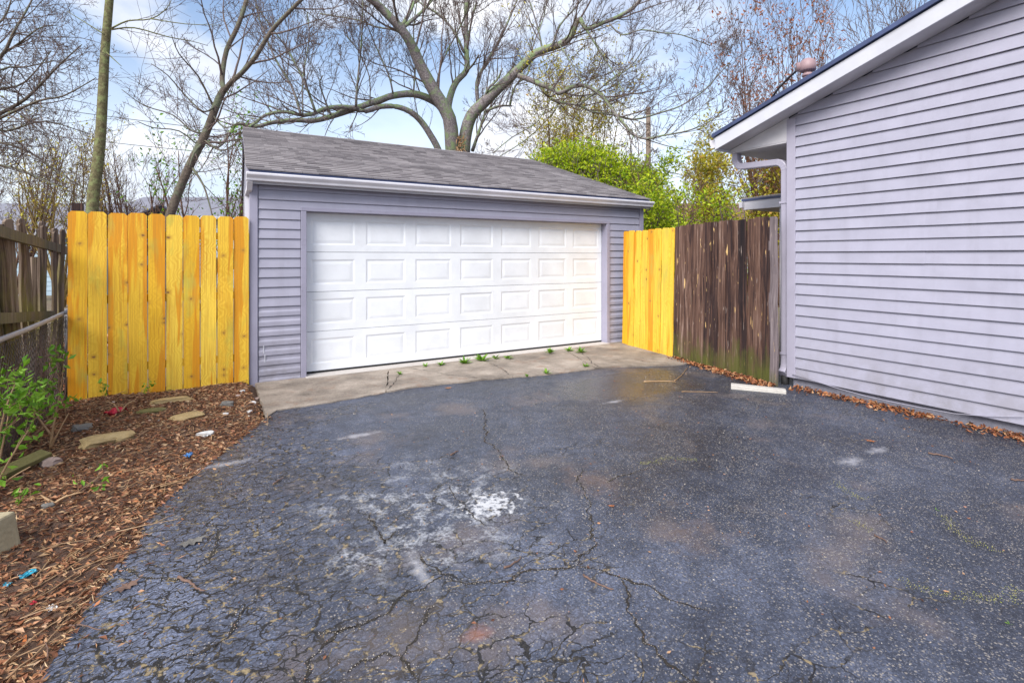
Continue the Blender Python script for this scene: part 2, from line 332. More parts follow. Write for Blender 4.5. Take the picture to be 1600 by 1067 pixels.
def m_asphalt():
    k = NT('worn_asphalt'); k.dim = '2D'; v = k.n('TexCoord').outputs['Object']
    s = k.n('SeparateXYZ', {0: v}); X, Y = s.outputs[0], s.outputs[1]
    def blob(px, py, rx, ry, nz=.7, sc_=2.5):     # soft stain area on the slab
        p = gp(px, py)
        dx = k.math('DIVIDE', k.math('SUBTRACT', X, p.x), rx); dy = k.math('DIVIDE', k.math('SUBTRACT', Y, p.y), ry)
        d = k.math('SQRT', k.math('ADD', k.math('MULTIPLY', dx, dx), k.math('MULTIPLY', dy, dy)))
        n = k.noise(v, sc_, 5, .6)
        return k.math('SUBTRACT', 1.0, k.math('ADD', d, k.math('MULTIPLY', k.math('SUBTRACT', n, .5), nz*2)), True)
    big = k.noise(v, .9, 5, .6); med = k.noise(v, 7, 5, .65); fine = k.noise(v, 140, 3, .7)
    col = k.ramp(k.math('ADD', k.math('MULTIPLY', big, .6), k.math('MULTIPLY', med, .4)),
                 [(.34, (.022, .026, .041)), (.5, (.042, .050, .076)), (.66, (.080, .092, .134))])
    pv = k.n('TexVoronoi', {'Vector': v, 'Scale': 130, 'Randomness': 1.0}, feature='F1', voronoi_dimensions='2D')
    pk = k.ramp(k.n('SeparateColor', {0: pv.outputs['Color']}).outputs[2], [(0, .45), (.6, .9), (1, 1.7)])
    col = k.mix(.75, col, pk, 'MULTIPLY')
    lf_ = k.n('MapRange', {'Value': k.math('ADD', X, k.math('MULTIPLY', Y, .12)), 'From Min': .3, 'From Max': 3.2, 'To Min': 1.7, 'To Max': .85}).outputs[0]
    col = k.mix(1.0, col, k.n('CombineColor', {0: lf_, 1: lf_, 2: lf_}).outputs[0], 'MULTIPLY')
    # brown and pale wear patches
    tan = k.noise(k.n('Mapping', {'Vector': v, 'Location': (3, 8, 1)}).outputs[0], 1.3, 5, .6)
    col = k.mix(k.ramp(tan, [(.56, 0.0), (.70, .45)]), col, (.16, .125, .115))
    # exposed aggregate
    dens = k.math('ADD', k.math('MULTIPLY', k.ramp(k.noise(v, 2.3, 5, .65), [(.34, 0.0), (.66, 1.0)]), .55), k.math('MULTIPLY', k.n('MapRange', {'Value': k.math('SUBTRACT', X, k.math('MULTIPLY', Y, .35)), 'From Min': -1.0, 'From Max': 2.5, 'To Min': 0.0, 'To Max': .5}).outputs[0], 1.0))
    agg = None
    for sc_, amt, c in ((70, .75, (.30, .27, .24)), (140, .75, (.22, .215, .23))):
        vo = k.n('TexVoronoi', {'Vector': v, 'Scale': sc_, 'Randomness': 1.0}, feature='F1', voronoi_dimensions='2D')
        r = k.n('SeparateColor', {0: vo.outputs['Color']}).outputs[0]
        on = k.math('GREATER_THAN', k.math('ADD', r, k.math('MULTIPLY', dens, .46)), 1.08)
        g2 = k.n('SeparateColor', {0: vo.outputs['Color']}).outputs[1]
        m = k.math('MULTIPLY', on, k.math('LESS_THAN', k.math('ADD', vo.outputs['Distance'], k.math('MULTIPLY', k.math('SUBTRACT', k.noise(v, 260, 2, .6), .5), .35)), k.math('ADD', k.math('MULTIPLY', g2, .28), .12)))
        m = k.math('MULTIPLY', m, amt)
        col = k.mix(m, col, c); agg = m if agg is None else k.math('MAXIMUM', agg, m)
    # alligator cracking, strongest near and to the left
    wv = k.n('TexNoise', {'Vector': v, 'Scale': 5.0, 'Detail': 4.0, 'Roughness': .6}, noise_dimensions='2D')
    wvec = k.n('VectorMath', {0: v, 1: k.n('VectorMath', {0: wv.outputs['Color'], 'Scale': .16}, operation='SCALE').outputs[0]}, operation='ADD').outputs[0]
    rot = k.n('Mapping', {'Vector': wvec, 'Rotation': (0, 0, R(-38)), 'Scale': (1.0, 1.9, 1)}).outputs[0]
    left = k.n('MapRange', {'Value': k.math('ADD', X, k.math('MULTIPLY', Y, .12)), 'From Min': .1, 'From Max': 2.3, 'To Min': 1.0, 'To Max': 0.0}).outputs[0]
    cn = k.noise(v, 1.4, 4, .6)
    crack = None
    for sc_, wdt, lim in ((3.6, .028, .14), (8.0, .046, .26), (17.0, .055, .46)):
        vo = k.n('TexVoronoi', {'Vector': rot, 'Scale': sc_, 'Randomness': 1.0}, feature='DISTANCE_TO_EDGE', voronoi_dimensions='2D').outputs['Distance']
        wl = k.math('MULTIPLY', k.noise(v, 6.0*sc_/4, 3, .6), wdt*1.7)
        m = k.math('LESS_THAN', vo, wl)
        soft = k.n('MapRange', {'Value': k.math('ADD', k.math('MULTIPLY', left, .75), k.math('SUBTRACT', cn, .42)), 'From Min': lim, 'From Max': lim+.14}).outputs[0]
        m = k.math('MULTIPLY', m, soft); crack = m if crack is None else k.math('MAXIMUM', crack, m)
    fill = k.noise(v, 18, 4, .6)
    ccol = k.ramp(fill, [(.46, (.008, .008, .010)), (.56, (.03, .026, .022)), (.66, (.26, .20, .11))])
    col = k.mix(crack, col, ccol)
    # chalky white spill with ragged veins
    e = blob(685, 795, .8, .8, .9); ev = k.noise(v, 7.5, 7, .78, .3); ev2 = k.noise(v, 42, 4, .7)
    em = k.math('MULTIPLY', k.ramp(e, [(.05, 0.0), (.6, 1.0)]), k.ramp(k.math('ADD', k.math('MULTIPLY', ev, .7), k.math('MULTIPLY', ev2, .3)), [(.49, 0.0), (.64, .62)]))
    col = k.mix(em, col, (.55, .57, .62))
    e2 = blob(766, 788, .20, .17, 1.9, 22.0); col = k.mix(k.ramp(e2, [(.2, 0.0), (.75, .8)]), col, (.62, .63, .66))
    for (px, py, rx, ry, c) in ((1010, 560+68, .5, .35, (.10, .085, .075)), (1080, 835, .28, .2, (.2, .14, .115)), (925, 752, .22, .3, (.2, .125, .09)), (750, 990, .08, .05, (.45, .16, .08)), (620, 1000, .35, .3, (.2, .16, .145)), (330, 735, .3, .45, (.075, .06, .055))):
        col = k.mix(k.math('MULTIPLY', blob(px, py, rx, ry, 1.2, 9.0), .34), col, c)
    for (px, py, rx, ry) in ((960, 627, .18, .05), (1330, 720, .14, .07), (1370, 703, .16, .05), (560, 680, .2, .06), (350, 725, .25, .06), (655, 890, .05, .22)):
        col = k.mix(k.math('MULTIPLY', blob(px, py, rx, ry, 1.1, 14.0), .6), col, (.42, .42, .46))
    wet = blob(985, 600, 1.3, .75, .35)            # damp patch by the fence end
    wm = k.ramp(wet, [(.1, 0.0), (.4, 1.0)])
    col = k.mix(k.math('MULTIPLY', wm, .55), col, (.03, .028, .03))
    rough = k.math('SUBTRACT', k.ramp(big, [(.3, .36), (.7, .58)]), k.math('MULTIPLY', wm, .36))
    h = k.math('SUBTRACT', k.math('ADD', k.math('ADD', k.math('MULTIPLY', fine, .5), k.math('MULTIPLY', k.noise(v, 45, 4, .7), .9)), k.math('MULTIPLY', agg, .25)), k.math('MULTIPLY', crack, 3.2))
    k.bump(h, .62, .008)
    return k.done(col, rough, .5)
M['asphalt'] = m_asphalt()
def m_apron():
    k = NT('stained_apron_concrete'); v = k.n('TexCoord').outputs['Object']
    a = k.noise(v, 1.6, 6, .65); b = k.noise(v, 60, 4, .7)
    col = k.ramp(k.math('ADD', k.math('MULTIPLY', a, .7), k.math('MULTIPLY', b, .3)), [(.36, (.11, .092, .078)), (.5, (.25, .212, .178)), (.63, (.40, .345, .295))])
    c = k.noise(v, 3.5, 5, .7, .5); col = k.mix(k.ramp(c, [(.56, 0.0), (.68, .6)]), col, (.22, .13, .085))
    k.bump(k.math('ADD', b, a), .4, .005); return k.done(col, .8, .3)
M['apron'] = m_apron()
M['soil'] = speck('dark_leafy_soil', [(.3, (.04, .023, .016)), (.5, (.10, .055, .036)), (.7, (.18, .108, .066))], 55, .85, .9, .02, 1.5)
M['yard'] = speck('yard_leaf_ground', [(.3, (.07, .05, .035)), (.5, (.15, .11, .075)), (.62, (.13, .14, .05)), (.75, (.22, .16, .12))], 6, .9, .6, .02, .15)

# ================================================================== SETTING: ground, driveway, apron, soil
gb = MB(); gb.add([(-900, -900, -.12), (900, -900, -.12), (900, 900, -.12), (-900, 900, -.12)], [(0, 1, 2, 3)])
tag(gb.build('ground', M['yard']), kind='structure')
# ground behind the fences, a little above the far sheet
LE = [(60, 1067), (95, 1010), (130, 955), (165, 905), (215, 850), (237, 800), (300, 745), (370, 690), (412, 655)]
AF = [(432, 641), (520, 628), (640, 606), (760, 593), (850, 586), (950, 574), (1052, 571)]
lep = [gp(*p) for p in LE]; afp = [gp(*p) for p in AF]
def jag(pts, step, amp, seed):
    rr = random.Random(seed); o = []
    for a, b in zip(pts[:-1], pts[1:]):
        n = max(1, int((b-a).length/step))
        nrm = Vector((-(b-a).y, (b-a).x, 0)).normalized()
        for i in range(n): o.append(a.lerp(b, i/n)+nrm*(rr.uniform(-amp, amp) if i else 0))
    o.append(pts[-1]); return o
left_edge = [Vector((-1.7, -9, 0)), Vector((-1.25, 0, 0)), Vector((-.85, 1.4, 0))] + lep
poly = jag(left_edge, .07, .018, 3) + jag([lep[-1]] + afp, .09, .012, 4)[1:] + [Vector((7.2, 5.1, 0)), Vector((7.2, 3.5, 0)), Vector((6.25, 3.5, 0)), Vector((6.25, -9, 0))]
def sheet(name, poly, z, mat, thick=.06):
    bm = bmesh.new(); vs = [bm.verts.new((p.x, p.y, z)) for p in poly]; es = [bm.edges.new((vs[i], vs[(i+1) % len(vs)])) for i in range(len(vs))]
    bmesh.ops.triangle_fill(bm, use_beauty=True, edges=es)
    bmesh.ops.recalc_face_normals(bm, faces=bm.faces)
    if sum(f.normal.z for f in bm.faces) < 0: bmesh.ops.reverse_faces(bm, faces=bm.faces)
    lo = [bm.verts.new((p.x, p.y, z-thick)) for p in poly]
    n = len(poly)
    for i in range(n): bm.faces.new((vs[i], vs[(i+1) % n], lo[(i+1) % n], lo[i]))
    me = bpy.data.meshes.new(name); bm.to_mesh(me); bm.free(); me.materials.append(mat)
    return link(name, me)
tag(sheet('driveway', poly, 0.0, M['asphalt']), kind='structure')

def dist_edge(p):        # signed distance to the driveway's left edge, positive on the soil side
    best = 9; sg = 1
    for a, b in zip(left_edge[:-1]+[], left_edge[1:]):
        ab = b-a; t = max(0, min(1, (p-a).dot(ab)/ab.length_squared)); q = a+ab*t; d = math.hypot(p.x-q.x, p.y-q.y)
        if d < best: best = d; sg = 1 if ab.x*(p.y-q.y)-ab.y*(p.x-q.x) > 0 else -1
    return best*sg
def soil_z(x, y):
    d = dist_edge(Vector((x, y, 0)))
    if y > 5.7: d = min(d, .9)
    h = -.03+.075*max(0, min(1, (d+.06)/.7)) + .012*mnoise.noise((x*5, y*5, 0)) + .02*mnoise.noise((x*1.7, y*1.7, 4))
    if y > 5.2: h -= .11*max(0, min(1, (x-.40-.05*mnoise.noise((y*3, 0, 0)))/.16))*max(0, min(1, (y-5.2)/.5))
    return h
sb = MB(); nx, ny = 90, 170; x0, x1, y0, y1 = -2.6, 1.05, -1.0, 7.3
for j in range(ny+1):
    for i in range(nx+1):
        x = x0+(x1-x0)*i/nx; y = y0+(y1-y0)*j/ny; sb.v.append(Vector((x, y, soil_z(x, y))))
for j in range(ny):
    for i in range(nx):
        cx = x0+(x1-x0)*(i+.5)/nx; cy = y0+(y1-y0)*(j+.5)/ny
        if dist_edge(Vector((cx, cy, 0))) > -.12 or cy > 5.6: a = j*(nx+1)+i; sb.f.append((a, a+1, a+nx+2, a+nx+1))
tag(sb.build('soil_bed', M['soil'], smooth=True), kind='structure')

# apron: cracked concrete slabs before the garage
ap = empty('apron'); tag(ap, kind='structure')
GY = 7.05
cuts = [(afp[0]+Vector((-.12, .1, 0)), Vector((.52, GY+.02, 0))),
        (gp(602, 613), gp(627, 586)), (gp(800, 590), gp(764, 567)), (gp(930, 577), gp(903, 551)), (Vector((6.6, 5.15, 0)), Vector((7.1, GY+.02, 0)))]
front = [lep[-1]] + afp + [Vector((6.6, 5.15, 0))]
def front_at(x):
    for a, b in zip(front[:-1], front[1:]):
        if a.x <= x <= b.x: return a.y+(b.y-a.y)*(x-a.x)/(b.x-a.x)
    return front[0].y if x < front[0].x else front[-1].y
for i in range(4):
    (a0, b0), (a1, b1) = cuts[i], cuts[i+1]
    g = .006
    A = Vector((a0.x+g, front_at(a0.x)-.03, 0)); B = Vector((a1.x-g, front_at(a1.x)-.03, 0))
    fr = [A] + [Vector((p.x, p.y-.03, 0)) for p in front if a0.x+.05 < p.x < a1.x-.05] + [B]
    fr = jag(fr, .08, .012, 20+i)
    bk = [Vector((b1.x-g, GY+.03, 0)), Vector((b0.x+g, GY+.03, 0))]
    rs = jag([fr[-1], bk[0]], .08, .01, 30+i)[1:-1]; ls = jag([bk[1], fr[0]], .08, .01, 29+i)[1:-1]
    o = sheet('slab', fr+rs+bk+ls, .012+.006*(i % 2), M['apron'], .05); o.parent = ap
jb = MB().box((.75, 5.9, -.06), (6.9, GY, -.006)); jb.build('joint_bed', M['crack'], ap)

# ================================================================== GARAGE
GX0, GX1 = .48, 7.0; DX0, DX1 = 1.12, 6.12; DTOP = 2.13
GD = 8.3; EZ = 2.6; RY = GY-.12+4.25; RZ = 4.02; SK = .045
g = empty('garage', (0, 0, 0), 'lavender sided detached two-car garage with grey shingle roof and white panelled door', 'garage')
def lap(th=.02, h=.1205, dutch=False):
    if dutch: return [(.0, h-.007), (-.006, h-.007), (-.007, h*.62), (-.018, h*.42), (-.019, 0), (0, 0)]
    return [(.0, h-.0065), (-.004, h-.0065), (-th, .004), (-th, 0), (0, 0)]
wb = MB(); wb.box((GX0, GY, -.05), (DX0-.06, GY+.1, 2.6)); wb.box((DX1+.06, GY, -.05), (GX1, GY+.1, 2.6)); wb.box((DX0-.06, GY, DTOP+.02), (DX1+.06, GY+.1, 2.6))
wb.build('front_wall', M['trim'], g)
MB().box((GX0, GY+.1, -.05), (GX0+.1, GY+GD, 2.6)).build('side_wall', M['siding'], g)
MB().box((GX1-.1, GY+.1, -.05), (GX1, GY+GD, 2.6)).build('side_wall', M['siding'], g)
MB().box((GX0+.1, GY+GD-.1, -.05), (GX1-.1, GY+GD, 2.6)).build('back_wall', M['siding'], g)
MB().box((GX0+.1, GY+.3, -.03), (GX1-.1, GY+GD-.1, .005)).build('floor_slab', M['sill'], g)
for gx in (GX0, GX1-.1):
    MB().prism([(GY, 2.59), (RY, RZ-.1), (GY+GD, 2.59)], 'x', gx, gx+.1).build('gable', M['siding'], g)
cw = .1205
for i in range(21):
    z = -.03+cw*i; dz = z
    pr = lap(h=cw, dutch=(i < 8))
    def course(xa, xb):
        me = MB().prism([(p[0], p[1]) for p in pr], 'x', xa, xb)
        o = me.build('siding_board', M['siding'], g, loc=(0, GY-.003, dz)); fixn(o)
    if i < 18:
        course(GX0+.085, DX0-.075)
        course(DX1+.075, GX1-.085)
    else: course(GX0+.085, GX1-.085)
for xa in (GX0-.015, GX1-.075):
    o = MB().box((xa, GY-.03, -.05), (xa+.09, GY+.06, 2.56)); o.build('corner_trim', M['trim'], g, bevel=.004)
for xa, xb in ((DX0-.07, DX0-.005), (DX1+.005, DX1+.07)):
    MB().box((xa, GY-.034, -.04), (xb, GY+.14, DTOP+.0)).build('door_jamb', M['trim'], g, bevel=.004)
MB().box((DX0-.07, GY-.035, DTOP+.002), (DX1+.07, GY+.14, DTOP+.05)).build('door_header', M['trim'], g, bevel=.004)
MB().box((DX0-.02, GY-.10, -.02), (DX1+.02, GY+.32, .022)).build('threshold', M['sill'], g, bevel=.006)
MB().box((DX0, GY+.112, .022), (DX1, GY+.15, .05)).build('bottom_seal', M['dark'], g)
# door: four sections, each with seven raised panels
SH = (DTOP-.045)/4; PW = (DX1-DX0)/7
def panel_mesh():
    b = MB(); w2, h2 = PW/2-.075, SH/2-.095
    rings = [(w2, h2, 0), (w2-.022, h2-.022, .0075), (w2-.03, h2-.03, .0075), (w2-.07, h2-.065, .003)]
    for (a, c, d) in rings: b.v += [Vector((-a, d, -c)), Vector((a, d, -c)), Vector((a, d, c)), Vector((-a, d, c))]
    for r in range(3):
        for j in range(4): b.f.append((r*4+j, r*4+(j+1) % 4, (r+1)*4+(j+1) % 4, (r+1)*4+j))
    b.f.append((12, 13, 14, 15))
    return mesh('panel', b.v, b.f, M['door'])
pm = panel_mesh()
for r in range(4):
    b = MB(); z0 = .045+SH*r; w2, h2 = PW/2-.075, SH/2-.095
    xs = [DX0]; 
    for c in range(7): m_ = DX0+PW*(c+.5); xs += [m_-w2, m_+w2]
    xs.append(DX1); zs = [.004, SH/2-h2, SH/2+h2, SH-.004]
    for jz, z in enumerate(zs):
        for x in xs: b.v.append(Vector((x, 0, z)))
    nn = len(xs)
    for jz in range(3):
        for ix in range(nn-1):
            if jz == 1 and ix % 2 == 1: continue
            b.f.append((jz*nn+ix, jz*nn+ix+1, (jz+1)*nn+ix+1, (jz+1)*nn+ix))
    b.add([(DX0, 0, .004), (DX1, 0, .004), (DX1, .03, .004), (DX0, .03, .004)], [(0, 3, 2, 1)])
    b.add([(DX0, 0, SH-.004), (DX1, 0, SH-.004), (DX1, .012, SH), (DX0, .012, SH)], [(0, 1, 2, 3)])
    s_ = b.build('door_section', M['door'], g, loc=(0, GY+.115, z0))
    for c in range(7): link('panel', pm, s_, (DX0+PW*(c+.5), 0, SH/2))
MB().box((DX0, GY+.16, .03), (DX1, GY+.2, DTOP)).build('door_backing', M['dark'], g)
# roof deck, shingles, gutter
RX0, RX1 = .46, 7.06; EY = GY-.12
def slope(y): return EZ+(RZ-EZ)*(y-EY)/(RY-EY)
RYB = 2*RY-EY
rk = MB(); rk.prism([(EY, EZ-.05), (RY, RZ-.05), (RYB, EZ-.05), (RYB, EZ-.005), (RY, RZ-.005), (EY, EZ-.005)], 'x', RX0, RX1)
fixn(rk.build('roof_deck', M['edge'], g))
for xa in (RX0-.022, RX1+.002):
    b = MB().prism([(EY, EZ-.17), (RY, RZ-.17), (RYB, EZ-.17), (RYB, EZ-.01), (RY, RZ-.01), (EY, EZ-.01)], 'x', xa, xa+.02)
    fixn(b.build('rake_board', M['trim'], g))
MB().box((GX0-.04, EY+.002, EZ-.17), (GX1+.06, EY+.022, EZ-.052)).build('eave_fascia', M['fascia'], g)
MB().box((GX0-.04, EY+.024, EZ-.165), (GX1+.06, GY-.036, EZ-.145)).build('eave_soffit', M['trim'], g)
gpr = [(0, 0), (-.10, 0), (-.105, -.01), (-.10, -.03), (-.07, -.065), (-.065, -.085), (0, -.085), (0, -.08), (-.06, -.08), (-.066, -.062), (-.095, -.028), (-.095, -.004), (0, -.004)]
gb_ = MB().prism([(EY+p[0], EZ-.045+p[1]) for p in [(0, 0), (-.10, .0), (-.105, -.012), (-.102, -.03), (-.072, -.068), (-.066, -.095), (0, -.095)]], 'x', RX0-.04, RX1+.04)
fixn(gb_.build('gutter', M['gutter'], g, bevel=.003))
gdp = [Vector((RX0+.0, EY-.03, EZ-.13)), Vector((RX0+.0, EY+.05, EZ-.22)), Vector((RX0-.01, GY+.10, EZ-.30)), Vector((RX0-.01, GY+.10, .2))]
fixn(MB().sweep(gdp, [(-.035, -.03), (.035, -.03), (.035, .03), (-.035, .03)], Vector((1, 0, 0))).build('downspout', M['gutter'], g))
# shingles
sl = math.hypot(RY-EY, RZ-EZ); sa = math.atan2(RZ-EZ, RY-EY); ex = .145
nc = int(sl/ex)+1
def sh_mesh(wd):
    t, l = .02, ex+.05
    V = [(0, -.0, 0), (wd, 0, 0), (wd, l, 0), (0, l, 0), (0, 0, t), (wd, 0, t), (wd, l, .002), (0, l, .002)]
    return V, [(0, 3, 2, 1), (4, 5, 6, 7), (0, 1, 5, 4), (1, 2, 6, 5), (2, 3, 7, 6), (3, 0, 4, 7)]
widths = [.14, .20, .27, .34]
shm = [mesh('shingle', *sh_mesh(wd), M['shingle']) for wd in widths]
rest = MB(); cnt = 0; rs = random.Random(5)
rotm = Matrix.Rotation(sa, 4, 'X')
for c in range(nc):
    x = RX0-.03
    while x < RX1+.02:
        i = rs.randrange(4); wd = widths[i]; xa = max(x, RX0-.03)
        if x+wd > RX1+.03: x = RX1+.03-wd
        off = c*ex-.025; y = EY+off*math.cos(sa); z = EZ+off*math.sin(sa)+rs.uniform(0, .004)+.002
        if x >= RX0-.031:
            full = (off+ex+.05) < sl+.03
            if cnt < 300:
                o = link('shingle', shm[i], g, (x+SK*max(0, y-GY), y, z), (sa-.012, 0, 0)); cnt += 1
            else:
                V, Fc = sh_mesh(wd); rest.add([rotm @ (Vector(v) if full else Vector((v[0], min(v[1], max(.01, sl-off)), v[2])))+Vector((x, y, z)) for v in V], Fc)
        x += wd+.004
        if x >= RX1+.02: break
tag(rest.build('upper_shingles', M['shingle'], g), kind='stuff')
MB().prism([(RY-.13, RZ-.035), (RY, RZ+.016), (RY+.13, RZ-.035), (RY+.13, RZ-.045), (RY, RZ+.004), (RY-.13, RZ-.045)], 'x', RX0-.02, RX1+.02).build('ridge_cap', M['shingle'], g)
MB().prism([(RY+.01, RZ+.003), (RYB+.03, EZ-.0), (RYB+.03, EZ-.004), (RY+.01, RZ-.003)], 'x', RX0-.02, RX1+.02).build('rear_roofing', M['shingle'], g)
for c in list(g.children):      # the building is a little out of square
    if c.name.startswith('shingle') or c.name.startswith('door_section'): continue
    for v_ in c.data.vertices:
        wy = v_.co.y+c.location.y
        if wy > GY+.25: v_.co.x += SK*(wy-GY)
# pale scratch marks on the lower left siding
for (pa, pb) in (((412, 540), (413, 552)), ((414, 554), (414, 566))):
    a = onY(*pa, GY-.021); b_ = onY(*pb, GY-.021)
    MB().box((a.x-.006, GY-.0225, b_.z), (a.x+.004, GY-.0205, a.z)).build('paint_scratch', M['fascia'], g)

# ================================================================== HOUSE
HX = 6.04; HY = 3.64; RK = .313; FY = 4.466; FZ = 3.118; FX = 5.74; RDY = -.8
h = empty('house', (0, 0, 0), 'house with lavender lap siding gable wall, white rake board and corner downspout', 'house')
RDZ = FZ+RK*(FY-RDY); BY = 2*RDY-FY; WB = 2*RDY-HY
def soff(y): return FZ-.16+RK*(FY-(y if y > RDY else 2*RDY-y))
core = MB(); core.prism([(HY, .13), (HY, soff(HY)), (RDY, soff(RDY)), (WB, soff(WB)), (WB, .13)], 'x', HX, HX+.15)
fixn(core.build('gable_wall', M['siding'], h))
MB().box((HX+.15, HY-.15, .1), (14, HY, 2.95)).build('rear_wall', M['siding'], h)
MB().box((HX+.15, WB, .1), (14, WB+.15, 2.95)).build('front_wall', M['siding'], h)
MB().box((13.85, WB+.15, .1), (14, HY-.15, 2.95)).build('side_wall', M['siding'], h)
MB().box((HX+.03, WB+.03, -.12), (13.97, HY-.03, .128)).build('foundation', M['found'], h)
hc = .1245; i = 0
z = .115
while z < soff(RDY)-.06:
    pr = lap(.024, hc)
    ytop = HY-.075
    if z+hc*.2 > soff(ytop): ytop = FY-(z+hc*.2-(FZ-.16))/RK
    ybot = 2*RDY-ytop
    cut = rs.choice((rs.uniform(.9, 1.6), rs.uniform(1.9, 2.9), -1.0)) if rs.random() < .55 else -2.5
    cut = min(cut, ytop-.3)
    for (ya_, yb_, dx) in ((ybot, cut+.03, 0.0), (cut, ytop, -.0025)):
        b = MB().prism([(p[0], p[1]) for p in pr], 'y', ya_, yb_)
        o = b.build('siding_board', M['siding'], h, loc=(HX-.002+dx+rs.uniform(-.0012, .0012), 0, z+rs.uniform(-.0012, .0012))); fixn(o)
    z += hc
MB().box((HX-.03, HY-.085, .11), (HX+.06, HY+.02, 3.2)).build('corner_trim', M['downspout'], h, bevel=.004)
# roof
rf = MB().prism([(FY+.03, FZ-.01), (RDY, RDZ+.0), (BY-.03, FZ-.01), (BY-.03, FZ+.035), (RDY, RDZ+.045), (FY+.03, FZ+.035)], 'x', FX-.03, 14.3)
fixn(rf.build('roof', M['edge'], h))
fb = MB().prism([(FY, FZ-.012), (RDY, RDZ-.012), (RDY, RDZ-.172), (FY, FZ-.172)], 'x', FX, FX+.025)
fixn(fb.build('rake_fascia', M['fascia'], h, bevel=.004))
fb = MB().prism([(BY, FZ-.012), (RDY-.002, RDZ-.012), (RDY-.002, RDZ-.172), (BY, FZ-.172)], 'x', FX, FX+.025)
fixn(fb.build('rake_fascia', M['fascia'], h))
sf = MB().prism([(FY-.02, soff(FY-.02)-.0), (RDY, soff(RDY)), (WB, soff(WB)), (WB, soff(WB)+.02), (RDY, soff(RDY)+.02), (FY-.02, soff(FY-.02)+.02)], 'x', FX+.027, HX-.030)
fixn(sf.build('rake_soffit', M['soffit'], h))
# boxed eave return
fixn(MB().prism([(HY+.0, 2.94), (FY-.022, 2.94), (FY-.022, soff(FY)+.002), (HY, soff(HY))], 'x', HX-.028, HX-.008).build('eave_closure', M['soffit'], h))
MB().box((HX-.026, HY+.022, 2.92), (14, FY-.02, 2.938)).build('eave_soffit', M['soffit'], h)
MB().box((FX+.03, FY-.018, 2.935), (14.2, FY+.004, FZ-.012)).build('eave_fascia', M['fascia'], h)
gt = MB().prism([(FY+.006, 3.085), (FY+.115, 3.095), (FY+.115, 3.06), (FY+.085, 2.985), (FY+.006, 2.985)], 'x', FX+.04, 14.2)
fixn(gt.build('gutter', M['gutter'], h))
MB().box((FX+.05, FY+.02, 3.07), (FX+.056, FY+.19, 3.077)).build('gutter_spike', M['metal'], h)
# downspout with ribbed elbows
def arc(c, r, a0, a1, n):
    return [Vector((c[0], c[1]+r*math.cos(R(a0+(a1-a0)*i/n)), c[2]+r*math.sin(R(a0+(a1-a0)*i/n)))) for i in range(n+1)]
DXp = HX+.07; yo = FY-.06; yi = HY+.085
path = [Vector((DXp, yo, 2.96))]
path += arc((DXp, yo-.11, 2.845), .11, 0, -78, 10)
pe = path[-1]
path += [Vector((DXp, yi+.11, 2.70))] if False else []
q = arc((DXp, yi+.115, 2.60), .115, 95, 180, 10)
path += q
path += [Vector((DXp, yi, 1.6)), Vector((DXp, yi, .30))]
bt = arc((DXp-.09, yi, .30), .09, 0, 0, 1)
path += [Vector((DXp-.004, yi, .24)), Vector((DXp-.02, yi, .19)), Vector((DXp-.045, yi, .15)), Vector((DXp-.075, yi, .125))]
scl = [1.0]+[1.0+.05*(i % 2) for i in range(11)]+[1.0+.05*(i % 2) for i in range(11)]+[1, 1.0, 1.04, 1.0, 1.05, 1.04]
sec = [(-.052, -.03), (-.044, -.04), (.044, -.04), (.052, -.03), (.052, .03), (.044, .04), (-.044, .04), (-.052, .03)]
sec = [(y, x) for x, y in sec]
fixn(MB().sweep(path, sec, Vector((1, 0, 0)), scl).build('downspout', M['downspout'], h))
for zz in (.36, 2.2):
    MB().box((DXp-.06, yi-.055, zz), (DXp+.05, yi+.055, zz+.025)).build('downspout_strap', M['downspout'], h)
MB().tube([Vector((DXp-.02, yi, -.05)), Vector((DXp-.02, yi, .12))], .045, 12).build('drain_pipe', M['dark'], h, smooth=True)
# loose trim strip sagging below the bottom course
pts = []
for px, py in ((1238, 585), (1270, 594), (1310, 607), (1350, 618), (1390, 627), (1440, 637), (1490, 646), (1540, 650), (1600, 650)):
    p = onX(px, py, HX-.045); pts.append(p)
MB().tube(pts, .0045, 6).build('loose_trim_strip', M['siding'], h, smooth=True)
# roof vent with cap, and its cable
v0 = onX(1262, 100, 6.3); vb = FZ+RK*(FY-v0.y)
vt = empty('roof_vent_pipe', (v0.x, v0.y, vb), 'mauve vent pipe with rounded cap on the house roof slope', 'vent pipe')
zt = onX(1262, 112, 6.3).z-vb
MB().tube([Vector((0, 0, -.02)), Vector((0, 0, zt))], .05, 16).build('pipe', M['vent'], vt, smooth=True)
MB().tube([Vector((0, 0, zt-.06)), Vector((0, 0, zt-.03))], .062, 16).build('collar', M['vent'], vt, smooth=True)
capr = [.075, .092, .095, .09, .07, .035, .002]; capz = [0, .01, .06, .10, .135, .155, .16]
MB().tube([Vector((0, 0, zt+q_)) for q_ in capz], capr, 18).build('cap', M['vent'], vt, smooth=True)
MB().tube([Vector((.06, -.04, zt+.07)), Vector((-.06, .10, zt+.07))], .055, 14).build('cap_outlet', M['vent'], vt, smooth=True)
cb = [onX(1205, 155, 6.45), onX(1215, 140, 6.42), onX(1232, 122, 6.4), onX(1246, 110, 6.38), onX(1258, 102, 6.36)]
c_ = MB().tube(cb, .014, 8).build('roof_cable', M['cable'], None, True); tag(c_, 'dark service cable curving up to the roof vent pipe', 'cable')

